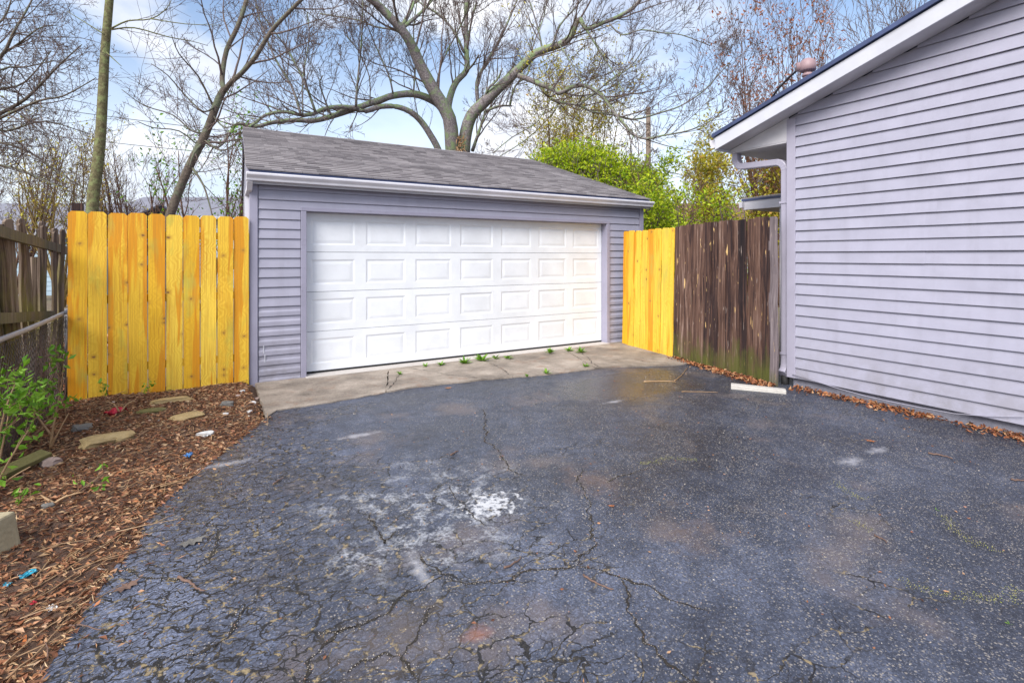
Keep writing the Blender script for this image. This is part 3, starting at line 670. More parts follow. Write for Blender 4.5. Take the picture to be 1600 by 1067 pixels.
# porch roof behind the dark fence
po = empty('porch_roof', (7.2, 4.5, 0), 'low lavender porch roof edge with bracket peeking over the dark fence', 'porch roof')
PX = 7.2; pa = onX(1161, 313, PX); pz = pa.z; pye = pa.y
def prt(): return MB()
def pb_(a, b): return MB().box((a[0]-7.2, a[1]-4.5, a[2]), (b[0]-7.2, b[1]-4.5, b[2]))
pb_((PX, 3.9, pz-.155), (PX+.03, pye, pz)).build('fascia', M['gutter'], po, bevel=.005)
pb_((PX+.032, pye-.03, pz-.15), (PX+2.2, pye-.002, pz-.005)).build('fascia', M['gutter'], po)
pb_((PX-.012, 3.9, pz-.02), (PX-.001, pye+.02, pz+.012)).build('drip_edge', M['edge'], po)
MB().prism([(0, pz+.002), (2.3, pz+.30), (2.3, pz+.34), (0, pz+.03)], 'y', 3.9-4.5, pye+.03-4.5).build('roof_panel', M['shingle'], po)
pb_((PX+.04, 3.9, pz-.15), (PX+2.2, pye-.04, pz-.135)).build('soffit', M['soffit'], po)
pb_((PX+.05, 4.42, -.1), (PX+.14, 4.52, pz-.152)).build('post', M['gutter'], po)
pb_((PX-.05, pye-.02, pz-.12), (PX-.013, pye+.035, pz-.03)).build('gutter_end', M['gutter'], po)

# ================================================================== FENCES
def board_mesh(wd, ht, th, rr, ear=.028, warp=.006, mat=None):
    n = 6; V = []; Fc = []
    prof = []
    for i in range(n+1):
        t = i/n; z = (ht-ear)*t; o = warp*math.sin(t*2.4+rr.random()*3)
        prof.append((z, wd/2, o))
    prof.append((ht, wd/2-ear, prof[-1][2]))
    for (z, hw, o) in prof:
        V += [(-hw, o, z), (hw, o, z), (hw, o+th, z), (-hw, o+th, z)]
    for i in range(len(prof)-1):
        for j in range(4): Fc.append((i*4+j, i*4+(j+1) % 4, (i+1)*4+(j+1) % 4, (i+1)*4+j))
    m_ = len(prof)-1; Fc += [(3, 2, 1, 0), (m_*4, m_*4+1, m_*4+2, m_*4+3)]
    return mesh('board', V, Fc, mat)
rf_ = random.Random(8)
FYL = GY-.06
lf = empty('wooden_fence', (-1.26, FYL, 0), 'new yellow pine fence of ten wide boards left of the garage', 'fence')
edges = [105, 137, 168, 200, 231, 259, 286, 313, 339, 365, 389.5]
tops = [330, 331, 333, 333, 334.5, 336, 337, 337, 338.5, 338.5]
bots = [641, 637, 632, 629, 626, 622, 620, 617, 613, 609]
for i in range(10):
    xa = onY(edges[i]+.6, 480, FYL).x; xb = onY(edges[i+1]-.6, 480, FYL).x; m_ = (edges[i]+edges[i+1])/2
    zt_ = onY(m_, tops[i], FYL).z; zb = onY(m_, bots[i], FYL).z
    link('board', board_mesh(xb-xa-.001, zt_-zb, .017, rf_, mat=M['pine']), lf, ((xa+xb)/2+1.26, rf_.uniform(-.009, .004), zb), (0, R(rf_.uniform(-.15, .15)), 0))
for zz in (.3, 1.05, 1.75):
    MB().box((0.02, .022, zz), (1.72, .06, zz+.085)).build('rail', M['pine'], lf)
MB().box((.05, .062, -.1), (.14, .15, 2.12)).build('post', M['darkwood'], lf)
# right-hand fence line: yellow boards, then old dark boards
P0 = gp(971, 537, -.0); P1 = gp(1213, 603, .0); dv = (P1-P0); dv.z = 0; Lf = dv.length; dv.normalize(); az = math.atan2(dv.y, dv.x)
def along(px):      # distance along the fence line at a picture column
    u = (px-800)/F; k1 = u
    # (x+t*dx)/(z+t*dz)=u in camera axes
    cx, cz = P0.x*CT-P0.y*ST, P0.x*ST+P0.y*CT; ddx, ddz = dv.x*CT-dv.y*ST, dv.x*ST+dv.y*CT
    return (u*cz-cx)/(ddx-u*ddz)
def zat(t, py):
    p = P0+dv*t; d = p.x*ST+p.y*CT; return CH+(HZ-py)/F*d
yf = empty('wooden_fence', (P0.x, P0.y, 0), 'short new yellow pine fence section between garage door and dark fence', 'fence', rz=az)
df = empty('wooden_fence', (P0.x, P0.y, 0), 'old dark weathered board fence with mossy foot beside the house downspout', 'fence', rz=az)
ye = [972.5, 982, 991.5, 1001, 1010.5, 1021, 1032, 1043.5, 1052.5]
for i in range(8):
    a, b = along(ye[i]), along(ye[i+1]); m_ = (a+b)/2; f = i/7
    zt_ = zat(m_, 362-6*f+rf_.uniform(-.6, .6)); zb = zat(m_, 537+26*f)
    link('board', board_mesh(b-a-.009, zt_-zb, .018, rf_, .026, mat=M['pine']), yf, (m_, -.02+rf_.uniform(-.008, .008)-.008*(i % 2), zb), (0, R(1.7), 0))
MB().box((.03, .03, .4), (along(1052), .07, .49)).build('rail', M['pine'], yf); MB().box((.03, .03, 1.5), (along(1052), .07, 1.59)).build('rail', M['pine'], yf)
de = [1053]
n_d = 15
for i in range(n_d): de.append(1053+(1216-1053)*((i+1)/n_d)**1.13)
for i in range(n_d):
    a, b = along(de[i]), along(de[i+1]); m_ = (a+b)/2; f = (i+.5)/n_d
    zt_ = zat(m_, 355-18*f+rf_.uniform(-1.2, 1.2)); zb = zat(m_, 566+37*f)
    last = i == n_d-1
    link('board', board_mesh(b-a+.004, zt_-zb, .018, rf_, .022, .012, M['endwood'] if last else M['darkwood']), df,
         (m_, -.02+rf_.uniform(-.014, .008), zb), (R(rf_.uniform(-.4, .4)), R(1.5*(1-f)+rf_.uniform(-.15, .15)), R(rf_.uniform(-4, 4))))
for zz in (.35, 1.1, 1.75): MB().box((along(1053), .035, zz), (along(1211), .075, zz+.085)).build('rail', M['darkwood'], df)

# leaning picket fence on the left boundary
pf = empty('picket_fence', (-1.45, 5.2, 0), 'old mossy wooden picket fence leaning behind the chain-link fence', 'fence')
XL = -1.45; rp_ = random.Random(21)
def picket(px, tpy, bpy_, lean, wd):
    y = onX(px, 440, XL).y; zt_ = onX(px, tpy, XL).z; zb = 0.0
    o = link('picket', board_mesh(wd, zt_-zb, .02, rp_, .02, .01, M['mosswood']), pf, (XL+1.45+rp_.uniform(-.02, .02), y-5.2, zb), (R(rp_.uniform(-3, 3)), R(lean*2.2+rp_.uniform(-2, 2)), R(90-rp_.uniform(6, 24))))
    return o
pxs = []; q_ = -60.0
while q_ < 100:
    tp = 333+max(0, q_)*.26+rp_.uniform(-7, 9); ln = 7.5-max(0, q_)*.085+rp_.uniform(-1.2, 1.2)
    if not (50 < q_ < 58): picket(q_, tp, 640, -ln, rp_.uniform(.07, .105))
    q_ += rp_.uniform(4.2, 7.0)
ra = [onX(-60, 345, XL+.03), onX(20, 368, XL+.03), onX(104, 392, XL+.03)]
off = Vector((1.45, -5.2, 0))
MB().sweep([p+off for p in ra], [(-.02, -.045), (.02, -.045), (.02, .045), (-.02, .045)], Vector((0, 0, 1))).build('rail', M['plank'], pf)
ra = [onX(-60, 500, XL+.03), onX(10, 497, XL+.03), onX(82, 492, XL+.03)]
MB().sweep([p+off for p in ra], [(-.02, -.045), (.02, -.045), (.02, .045), (-.02, .045)], Vector((0, 0, 1))).build('rail', M['plank'], pf)
MB().tube([Vector((-.09, onX(70, 440, XL).y-5.2, -.1)), Vector((-.09, onX(70, 440, XL).y-5.2, 1.55))], .045, 8).build('post', M['mosswood'], pf)
# chain-link fence
cl = empty('chain_link_fence', (-1.28, 5.0, 0), 'sagging rusty chain-link fence with grey top rail before the pickets', 'fence')
XC = -1.28
r0, r1 = onX(-90, 560, XC), onX(106, 487, XC); r1.z = .96; r0.z = .97
o5 = Vector((1.28, -5.0, 0))
rail_pts = [r0.lerp(r1, t)+o5+Vector((0, 0, -.02*math.sin(t*math.pi))) for t in (0, .25, .5, .75, 1)]
MB().tube(rail_pts, .021, 10).build('top_rail', M['metal'], cl, smooth=True)
MB().tube([r1+o5+Vector((0, .0, .03)), Vector((0, r1.y-5.0, -.1))], .028, 10).build('post', M['metal'], cl, smooth=True)
wm = MB(); ya, yb = r0.y-5.0, r1.y-5.0; st = .055; rows = int(.92/st)
def wob(y, z): return Vector((.05*math.sin(z*3.2)*math.sin(y*2.1+1), y, z))
k_ = 0; y = ya
while y < yb:
    pts = []
    for j in range(rows*2+1):
        zz = .03+j*st*.5; pts.append(wob(y+(st*.5 if (j % 2) else 0), zz)+Vector((.003*(k_ % 2), 0, 0)))
    wm.tube(pts, .0023, 3, False)
    y += st; k_ += 1
    if y < yb:
        pts = [wob(y-st*.0+(-st*.5 if (j % 2) else 0), .03+j*st*.5) for j in range(rows*2+1)]
        wm.tube(pts, .0023, 3, False)
tag(wm.build('wire_mesh', M['rust'], cl), kind='stuff')
# fine dead vine stems tangled through the mesh
vb_ = MB(); rv = random.Random(77)
for i in range(150):
    y = rv.uniform(ya, yb); p = Vector((rv.uniform(-.10, .05), y, 0)); pts = [p]; d = Vector((rv.uniform(-.1, .1), rv.uniform(-.4, .5), 1)).normalized()
    for j in range(8):
        d = (d+Vector((rv.uniform(-.2, .2), rv.uniform(-.35, .35), rv.uniform(-.1, .2)))).normalized(); p = p+d*rv.uniform(.07, .13)
        p.x = max(-.14, min(.07, p.x)); pts.append(p.copy())
    vb_.tube(pts, [rv.uniform(.003, .007)*(1-j/10) for j in range(9)], 4, False)
vo = vb_.build('dead_vine', M['stick'], None, loc=(-1.28, 5.0, 0)); tag(vo, 'tangle of dead brown vine stems in the chain-link fence', 'vine', kind='stuff')

# ================================================================== TREES
def rv3(r): return Vector((r.uniform(-1, 1), r.uniform(-1, 1), r.uniform(-1, 1)))
def smooth_path(pts, rad, sub=3):
    P, Q = [], []
    n = len(pts)
    for i in range(n-1):
        p0, p1, p2, p3 = pts[max(i-1, 0)], pts[i], pts[i+1], pts[min(i+2, n-1)]
        for s in range(sub):
            t = s/sub
            P.append(.5*((2*p1)+(p2-p0)*t+(2*p0-5*p1+4*p2-p3)*t*t+(3*p1-p0-3*p2+p3)*t*t*t)); Q.append(rad[i]+(rad[i+1]-rad[i])*t)
    P.append(pts[-1]); Q.append(rad[-1]); return P, Q
class Tree:
    def __init__(s, seed): s.r = random.Random(seed); s.limbs = []; s.twigs = MB(); s.tips = []; s.big = False; s.traced = False
    def limb(s, pts, rad, n=8): s.limbs.append(MB().tube(pts, rad, n))
    def grow(s, p, d, ln, r, lvl, wig=.22, up=.05, ratio=(.35, .6), dens=4, rmin=.006, spread=(35, 70)):
        R_ = s.r; n = max(3, min(9, int(ln/.18))); st = ln/n; pts = [p.copy()]; dirs = [d.copy()]
        for i in range(n):
            d = (d+rv3(R_)*wig+Vector((0, 0, up))).normalized(); p = p+d*st; pts.append(p.copy()); dirs.append(d.copy())
        rad = [max(rmin*.7, r*(1-.72*i/n)) for i in range(n+1)]
        s.twigs.tube(pts, rad, 5 if r > .03 else (4 if r > .013 else 3), False)
        s.tips.append(pts[-1]); s.tips.append(pts[len(pts)//2])
        if lvl > 0: s.kids(pts, rad, dirs, ln, lvl, wig, up, ratio, dens, rmin, spread)
    def kids(s, pts, rad, dirs, ln, lvl, wig, up, ratio, dens, rmin, spread, t0=.15, maxl=9, rk=.6):
        R_ = s.r; k = max(1, int(dens*(.7+.6*R_.random())))
        for c in range(k):
            t = t0+(1-t0)*(c+R_.random())/k; f = t*(len(pts)-1); i = min(int(f), len(pts)-2); q = pts[i].lerp(pts[i+1], f-i)
            dd = dirs[min(i+1, len(dirs)-1)]; ax = dd.orthogonal().normalized(); ax.rotate(Matrix.Rotation(R_.uniform(0, 6.283), 3, dd))
            nd = dd.copy(); nd.rotate(Matrix.Rotation(R(R_.uniform(*spread)), 3, ax)); nd = (nd+Vector((0, 0, up*2))).normalized()
            l2 = min(maxl, ln*R_.uniform(*ratio)*(1.15-.6*t)); r2 = max(rmin, rad[i]*rk*(.6+.5*R_.random()))
            s.grow(q, nd, l2, min(r2, l2*.02+.004), lvl-1, wig, up, ratio, dens, rmin, spread)
    def spawn(s, pts, rad, per_m, ln, lvl, **kw):
        L_ = sum((b-a).length for a, b in zip(pts[:-1], pts[1:])); dirs = [(pts[min(i+1, len(pts)-1)]-pts[max(i-1, 0)]).normalized() for i in range(len(pts))]
        a = dict(wig=.25, up=.06, ratio=(.35, .6), dens=4, rmin=.006, spread=(35, 75)); a.update(kw); t0 = a.pop('t0', .1); d_ = a.pop('dens')
        R_ = s.r; k = max(1, int(L_*per_m))
        for c in range(k):
            t = t0+(1-t0)*(c+R_.random())/k; f = t*(len(pts)-1); i = min(int(f), len(pts)-2); q = pts[i].lerp(pts[i+1], f-i); dd = dirs[i]
            ax = dd.orthogonal().normalized(); ax.rotate(Matrix.Rotation(R_.uniform(0, 6.283), 3, dd)); nd = dd.copy(); nd.rotate(Matrix.Rotation(R(R_.uniform(*a['spread'])), 3, ax))
            nd = (nd+Vector((0, 0, a['up']*3))).normalized(); l2 = ln*R_.uniform(.5, 1.2)
            s.grow(q, nd, l2, max(a['rmin'], min(rad[i]*.5, l2*.013+.004)), lvl, dens=d_, **a)
    def leaves(s, n, size, mat, name, parent, spread_=.12, pts=None):
        R_ = s.r; b = MB(); T = pts or s.tips
        for i in range(n):
            p = R_.choice(T)+rv3(R_)*spread_; leaf(b, p, size*R_.uniform(.4, 1.5), R_)
        o = b.build(name, mat, parent); return o
def leaf(b, p, s, r, flat=None, asp=.45):
    a = rv3(r).normalized()
    if flat is not None: a = Vector((a.x, a.y, a.z*flat)).normalized()
    c = a.cross(rv3(r)).normalized()
    if flat is not None: c = Vector((c.x, c.y, c.z*flat)).normalized()
    n_ = a.cross(c)*(.22*s*r.uniform(-1, 1))
    b.add([p-a*s*.5, p+c*s*asp*.5+n_, p+a*s*.5, p-c*s*asp*.5+n_], [(0, 1, 2), (0, 2, 3)])

def finish(t, name, base, label, mats, leafspec=None, group='trees around the yard', cat='tree'):
    e = empty(name, base, label, cat, group); off_ = -Vector(base)
    t.twigs.v = [v+off_ for v in t.twigs.v]; t.tips = [v+off_ for v in t.tips]
    for q, lb in enumerate(t.limbs):
        lb.v = [v+off_ for v in lb.v]; lb.build(('trunk' if t.traced and q == 0 else 'limb') if t.traced else 'stem', mats[0], e, True)
    if t.twigs.v: tag(t.twigs.build('twigs', mats[1], e, True), kind='stuff')
    for (n, size, m, nm, sp) in (leafspec or []): tag(t.leaves(n, size, m, nm, e, sp), kind='stuff')
    return e

# --- the big bare tree behind the garage
bt_ = Tree(3); BD = 18.4
def px2m(r, d): return r*d/F
def traced(t, P, d0, d1, r0, r1, n=8, per=2.2, ln=1.4, lvl=2, sub=3, jit=.0, taper=None, **kw):
    if t.big: r0 *= .50; r1 *= .54; per *= 2.5; ln *= 1.35; kw.setdefault('rmin', .0065); kw.setdefault('dens', 4); kw.setdefault('wig', .17); kw.setdefault('ratio', (.4, .68)); kw.setdefault('spread', (25, 60))
    else: per *= 1.5; ln *= 1.25; r0 *= .8; r1 *= .8; kw.setdefault('wig', .18)
    t.traced = True; m = len(P); pts = []; rad = []
    for i, (x, y) in enumerate(P):
        f = i/(m-1); d = d0+(d1-d0)*f+(t.r.uniform(-jit, jit) if 0 < i < m-1 else 0)
        pts.append(at(x, y, d)); rad.append(px2m(r0+(r1-r0)*f, d))
    a, b = smooth_path(pts, rad, sub); t.limb(a, b, n)
    if per: t.spawn(a, b, per, ln, lvl, **kw)
    return a, b
T = bt_; T.big = True
traced(T, [(722, 520), (720, 330), (712, 250)], BD, BD, 40, 33, 12, 0)
traced(T, [(712, 262), (707, 235), (702, 185), (680, 146), (658, 105), (644, 73), (627, 46), (592, 10), (560, -22), (520, -70)], BD, BD-3.0, 25, 8, 12, .7, 2.0, 3, t0=.3)
traced(T, [(706, 205), (690, 170), (673, 156), (646, 147), (614, 150), (590, 158), (558, 169), (522, 181), (490, 189), (461, 188), (424, 192), (400, 198), (371, 194), (358, 210), (341, 230), (318, 222)], BD, BD-4.2, 13, 3, 10, 1.1, 1.5, 3)
traced(T, [(690, 262), (685, 235), (673, 212), (658, 190), (641, 175), (619, 167), (595, 167), (571, 174), (545, 170), (520, 182)], BD-.3, BD-2.2, 11, 6, 10, .6, 1.0, 2)
traced(T, [(560, 170), (532, 167), (505, 171), (490, 178), (470, 180), (444, 175), (415, 180), (400, 192), (385, 200)], BD-2.0, BD-4.4, 7.5, 3.5, 8, 1.0, 1.3, 3)
for P, d, r in (([(556, 168), (558, 136), (563, 85), (566, 40), (567, -20)], -2.2, 4.2), ([(470, 180), (456, 136), (429, 90), (405, 29), (398, -10)], -3.3, 4.5), ([(493, 176), (475, 127), (449, 78), (432, 54), (400, 10)], -3.0, 4.5),
                ([(473, 178), (473, 122), (483, 63), (480, 20)], -3.4, 2.5), ([(646, 145), (649, 97), (646, 49), (652, 0)], -.9, 3), ([(614, 147), (607, 117), (585, 68), (570, 30)], -1.4, 3), ([(517, 180), (500, 134), (505, 118)], -2.6, 3),
                ([(578, 163), (577, 120), (560, 80), (540, 55)], -2, 2)):
    traced(T, P, BD+d, BD+d+T.r.uniform(-1.2, 1.2), r, 1.4, 7, 1.6, 1.3, 3, jit=.15)
traced(T, [(706, 225), (700, 175), (705, 146), (714, 127), (729, 110), (729, 85), (728, 49), (729, -15)], BD+.2, BD+1.5, 12, 6, 10, .7, 1.5, 3, t0=.3)
for P, d, r in (([(725, 82), (709, 49), (687, 24), (660, 8), (630, -20)], 1, 4.5), ([(729, 82), (736, 37), (748, -10)], 1.2, 4), ([(629, 40), (644, 12), (655, -20)], -1.9, 7), ([(630, 43), (658, 20), (690, -16)], -1.9, 7),
                ([(729, 112), (740, 100), (748, 86)], .8, 4), ([(644, 73), (622, 50), (585, 42), (560, 32), (500, 22)], -1.3, 3), ([(680, 146), (690, 100), (720, 40), (735, 10)], .2, 2.5)):
    traced(T, P, BD+d, BD+d+T.r.uniform(-1.2, 1.2), r, 2, 7, 1.3, 1.4, 3, jit=.15)
# right stem and its limbs
traced(T, [(724, 262), (726, 219), (736, 182), (757, 160), (777, 140), (797, 122), (817, 102), (840, 82), (875, 70), (892, 57), (900, 37), (907, 30)], BD, BD-1.6, 21, 7, 12, .7, 1.6, 3, t0=.35)
traced(T, [(907, 30), (917, 46), (940, 37), (965, 27), (990, 12), (1006, -8)], BD-1.6, BD-2.6, 7, 5, 8, 1.0, 1.5, 3)
traced(T, [(810, 118), (840, 130), (865, 140), (875, 146), (895, 136), (917, 135), (940, 150), (952, 165), (967, 185), (990, 210), (1010, 217), (1035, 212), (1065, 207), (1095, 197), (1140, 172)], BD-.9, BD-4.6, 8.5, 1.4, 8, 1.2, 1.4, 3)
traced(T, [(840, 130), (857, 152), (875, 160), (905, 165), (925, 175), (960, 180), (990, 187), (1030, 177), (1065, 165), (1100, 142), (1122, 118), (1140, 98)], BD-.4, BD-3.5, 5, 1.2, 7, 1.3, 1.3, 3)
for P, d, r in (([(905, 165), (930, 145), (955, 125), (985, 105), (1010, 70)], -2, 3), ([(952, 37), (972, 55), (1002, 47), (1035, 52), (1065, 55), (1110, 72)], -2.2, 2.6), ([(917, 48), (940, 85), (960, 117), (975, 150)], -1.8, 3.2),
                ([(747, 165), (745, 130), (755, 107), (770, 82), (787, 50), (810, -5)], .3, 6.5), ([(797, 164), (805, 135), (825, 115), (832, 75), (850, 25), (856, -15)], .8, 3.6), ([(862, 76), (875, 40), (900, 12), (915, -10)], -1.2, 4),
                ([(757, 160), (762, 140), (777, 125), (785, 107)], -.4, 5), ([(738, 236), (752, 195), (759, 172)], .6, 6), ([(759, 174), (780, 166), (800, 166)], .6, 5), ([(848, 82), (842, 50), (830, 10), (820, -15)], -.6, 3.5),
                ([(875, 72), (890, 95), (905, 120), (915, 138)], -2, 2.2), ([(990, 212), (985, 235), (1000, 262)], -3, 2), ([(865, 145), (840, 190), (800, 215), (770, 240)], -1.4, 2), ([(870, 160), (866, 175), (820, 220), (750, 262)], .5, 2)):
    traced(T, P, BD+d, BD+d+T.r.uniform(-1.3, 1.3), r, 1.3 if r < 5 else 2.2, 7, 1.5, 1.3, 3, jit=.15)
bb = at(722, 520, BD); bb.z = -.12
big = finish(T, 'bare_tree', bb, 'large spreading bare tree with mossy limbs rising behind the garage roof', (M['bark_big'], M['twig']))
sp = MB(); rsp = random.Random(2); c0 = at(719, 226, BD-.62)-bb
for i in range(46):
    p = c0+Vector((rsp.uniform(-.15, .15), rsp.uniform(-.05, .05), rsp.uniform(-.35, .25))); d = Vector((rsp.uniform(-.4, .4), -.5, rsp.uniform(-1, 1))).normalized()
    sp.tube([p, p+d*rsp.uniform(.1, .32)], [.022, .004], 4, False)
sp.build('splintered_wood', M['cane'], big)

# --- slim straight tree with lichen
T = Tree(14)
a, b = traced(T, [(143, 480), (144, 330), (151, 270), (157, 213), (161, 140), (164, 82), (171, 0), (178, -90), (190, -260)], 9.0, 9.4, 11, 5.5, 12, 0)
for P, d, r in (([(174, 45), (200, 33), (236, 30), (262, 12), (270, -10)], 9.1, 1.8), ([(174, 47), (210, 44), (262, 58), (300, 65), (325, 72)], 9.1, 1.7), ([(163, 54), (140, 40), (105, 18)], 9.1, 1.5), ([(166, 82), (180, 95), (190, 104)], 9.1, 1.3), ([(236, 30), (290, 38), (345, 40)], 9.15, 1.2)):
    traced(T, P, d, d+T.r.uniform(-.5, .6), r, .5, 5, 2.0, .5, 1, rmin=.0035)
T.spawn(a[-7:], b[-7:], 5, 1.2, 2, spread=(40, 70), t0=.2)
bb = at(143, 480, 9.0); bb.z = -.12
finish(T, 'slim_tree', bb, 'straight slim tree trunk with yellow-green lichen behind the left fence', (M['bark_lichen'], M['twig']))
# --- leaning tree
T = Tree(15)
traced(T, [(250, 400), (266, 335), (295, 262), (321, 210), (341, 157), (350, 140)], 10.0, 10.0, 9, 6.5, 10, .8, 1.2, 2, t0=.4, rmin=.0045)
traced(T, [(350, 141), (347, 122), (354, 79), (371, 43), (385, 0), (390, -40)], 10.0, 10.5, 5, 3.5, 8, 1.8, 1.2, 3, rmin=.0045)
traced(T, [(350, 143), (362, 128), (377, 115), (400, 88), (424, 49), (456, 15), (480, -8), (520, -40)], 10.0, 9.3, 5, 3, 8, 1.5, 1.2, 3, rmin=.0045)
for P, r in (([(337, 165), (318, 175), (290, 150), (262, 118), (236, 100)], 2), ([(321, 208), (300, 205), (270, 180), (225, 165), (190, 140)], 2), ([(335, 170), (310, 120), (280, 85), (268, 55)], 2), ([(332, 180), (352, 200), (375, 190)], 2), ([(318, 222), (303, 240), (295, 265)], 3), ([(300, 262), (318, 290), (330, 330), (336, 360)], 2.5), ([(318, 218), (345, 236), (372, 222)], 2), ([(310, 228), (280, 205), (240, 200), (215, 190)], 1.6)):
    traced(T, P, 10.0, 10+T.r.uniform(-1, 1), r, .7, 6, 2.6, .9, 2, rmin=.004, jit=.1)
bb = at(250, 400, 10.0); bb.z = -.12
traced(T, [(243, 490), (250, 400)], 10, 10, 10, 9, 10, 0)
finish(T, 'leaning_tree', bb, 'young bare tree leaning right between left fence and garage, trunk forked', (M['bark_lean'], M['twig']))
# --- bare tree entering from the left edge
T = Tree(16)
traced(T, [(-160, 560), (-150, 330), (-130, 200), (-110, 60), (-100, -80)], 11.5, 11.5, 26, 12, 10, .6, 2, 2)
for P, d, r in (([(-130, 200), (-60, 210), (0, 178), (40, 155), (75, 120), (100, 95), (128, 70)], 11, 5), ([(-140, 250), (-60, 215), (0, 185), (60, 158), (100, 150), (150, 122)], 10.6, 4), ([(-120, 120), (-50, 110), (0, 90), (22, 50), (45, 10), (60, -20)], 11, 5),
                ([(-130, 190), (-50, 150), (0, 140), (40, 128), (80, 80)], 12, 4), ([(-140, 260), (-40, 255), (20, 262), (60, 278), (110, 300)], 11, 3.4), ([(-140, 240), (-40, 200), (10, 205), (70, 190), (140, 210)], 11, 3.2), ([(-120, 100), (-40, 60), (5, 30), (20, -10)], 11.5, 4),
                ([(-140, 280), (-30, 225), (40, 235), (90, 270), (130, 292)], 11, 3), ([(-110, 60), (-30, 95), (20, 75), (60, 45), (90, 40)], 11, 3), ([(-140, 220), (-60, 160), (0, 110), (40, 105), (85, 95)], 10.4, 3)):
    traced(T, P, d, d+T.r.uniform(-1.2, 1.0), r, .8, 6, 3.0, 1.1, 3, rmin=.0045, jit=.12, up=.01, dens=4)
bb = at(-160, 560, 11.5); bb.z = -.12
finish(T, 'bare_tree', bb, 'dense reddish-twigged bare tree reaching in from the left picture edge', (M['bark_lean'], M['twig']))

# --- background bushy trees: upright multi-stem growth with leaves
def bushy(name, label, px, d, ztop, width, seed, tw, leafspec, stems=9, lvl=3, ln=.5, base_z=-.12, rmin=.006, group='trees around the yard', per=2.4, cat='tree', up=.12, clumps=None):
    t = Tree(seed); R_ = t.r; p = at(px, HZ, d); p.z = base_z; H = ztop-base_z
    for i in range(stems):
        an = R_.uniform(0, 6.283); rr = width*R_.uniform(.15, .55); top = p+Vector((math.cos(an)*rr, math.sin(an)*rr, H*R_.uniform(.7, 1.0)))
        mid = p.lerp(top, .5)+Vector((math.cos(an), math.sin(an), 0))*rr*.15+rv3(R_)*.12
        A, B = smooth_path([p+rv3(R_)*.06*Vector((1, 1, 0)).length, p.lerp(mid, .5)+rv3(R_)*.08, mid, mid.lerp(top, .5)+rv3(R_)*.12, top], [.045, .04, .03, .02, .008], 3)
        t.limb(A, B, 6); t.spawn(A, B, per, H*ln*.5, lvl-1, t0=.25, up=up, rmin=rmin, spread=(25, 60))
    for (cx, cy, cd, cr, n_) in clumps or []:
        c0_ = at(cx, cy, cd)
        for _ in range(n_):
            q_ = c0_+rv3(R_).normalized()*cr*(R_.random()**.6)*Vector((1, 1, .62)).length*.7
            q_.z = c0_.z+(q_.z-c0_.z)*.7; t.tips.append(q_); t.twigs.tube([q_, q_-Vector((R_.uniform(-.2, .2), R_.uniform(-.2, .2), R_.uniform(.3, .6)))], [.004, .008], 3, False)
    return finish(t, name, p, label, (tw, tw), leafspec, group, cat)
def zpx(py, d): return CH+(HZ-py)/F*d
bushy('leafing_tree', 'yellow-green budding tree rising behind garage roof right of the big tree', 885, 19, zpx(125, 19), 4.2, 31, M['twig_yel'], [(11000, .10, M['leaf_lime'], 'leaves', .22)], 12, per=2.6)
bushy('green_bush', 'bright spring-green bush crowding the right end of the garage roof', 925, 15.6, zpx(275, 15.6), 4.0, 32, M['twig'], [(46000, .10, M['leaf_bright'], 'leaves', .2)], 12, per=1.6, cat='bush', group='bushes behind the fences', clumps=[(870, 262, 16.0, .95, 260), (905, 258, 15.8, 1.0, 420), (940, 270, 15.5, 1.05, 460), (975, 288, 15.2, 1.0, 420), (1005, 305, 15.0, .9, 320), (1025, 335, 14.8, .8, 260), (960, 320, 15.2, 1.1, 260)])
bushy('green_bush', 'lower green bush between garage corner and yellow fence boards', 1012, 12.4, zpx(322, 12.4), 1.5, 33, M['twig'], [(9000, .085, M['leaf_bright'], 'leaves', .18)], 10, per=3.4, cat='bush', group='bushes behind the fences')
bushy('leafing_tree', 'yellow blossoming tree above the dark fence near the porch roof', 1150, 18, zpx(245, 18), 4.6, 34, M['twig_yel'], [(17000, .11, M['leaf_lime'], 'leaves', .26)], 14, per=2.6)
bushy('green_bush', 'small green bush showing over the dark fence before the brown roof', 1140, 11.5, zpx(312, 11.5), 1.3, 35, M['twig'], [(2600, .07, M['leaf_bright'], 'leaves', .16)], 8, cat='bush', group='bushes behind the fences')
bushy('bare_shrub', 'thin bare shrub standing over the yellow right fence section', 1052, 13.0, zpx(262, 13), 1.7, 36, M['twig_red'], [(500, .05, M['leaf_lime'], 'leaves', .1)], 7, rmin=.005, cat='bush', group='bushes behind the fences')
bushy('rust_leaf_tree', 'tree with dry rust-pink leaves behind the house roof vent', 1215, 17, zpx(30, 17), 4.4, 37, M['twig_red'], [(4200, .11, M['leaf_rust'], 'leaves', .18)], 12, per=2.2)
bushy('bare_tree', 'bare dark-twigged tree above the house roof at upper right', 1420, 26, zpx(-60, 26), 12, 38, M['twig'], [], 14, rmin=.011, per=1.3, ln=.42)
bushy('leafing_tree', 'pale yellow budding tree far behind the slim trunk', 100, 17, zpx(205, 17), 2.6, 39, M['twig_yel'], [(1500, .09, M['leaf_lime'], 'leaves', .2)], 9)
bushy('leafing_tree', 'small tree with fresh green tips between leaning trunk and garage', 330, 12.5, zpx(200, 12.5), 2.6, 40, M['twig_red'], [(1300, .085, M['leaf_weed'], 'leaves', .14)], 8, rmin=.005)
bushy('bare_shrub', 'fine grey-brown bare shrub behind the fence left of the leaning trunk', 215, 19, zpx(230, 19), 4.5, 41, M['twig_red'], [(500, .07, M['leaf_lime'], 'leaves', .2)], 12, cat='bush', group='bushes behind the fences')
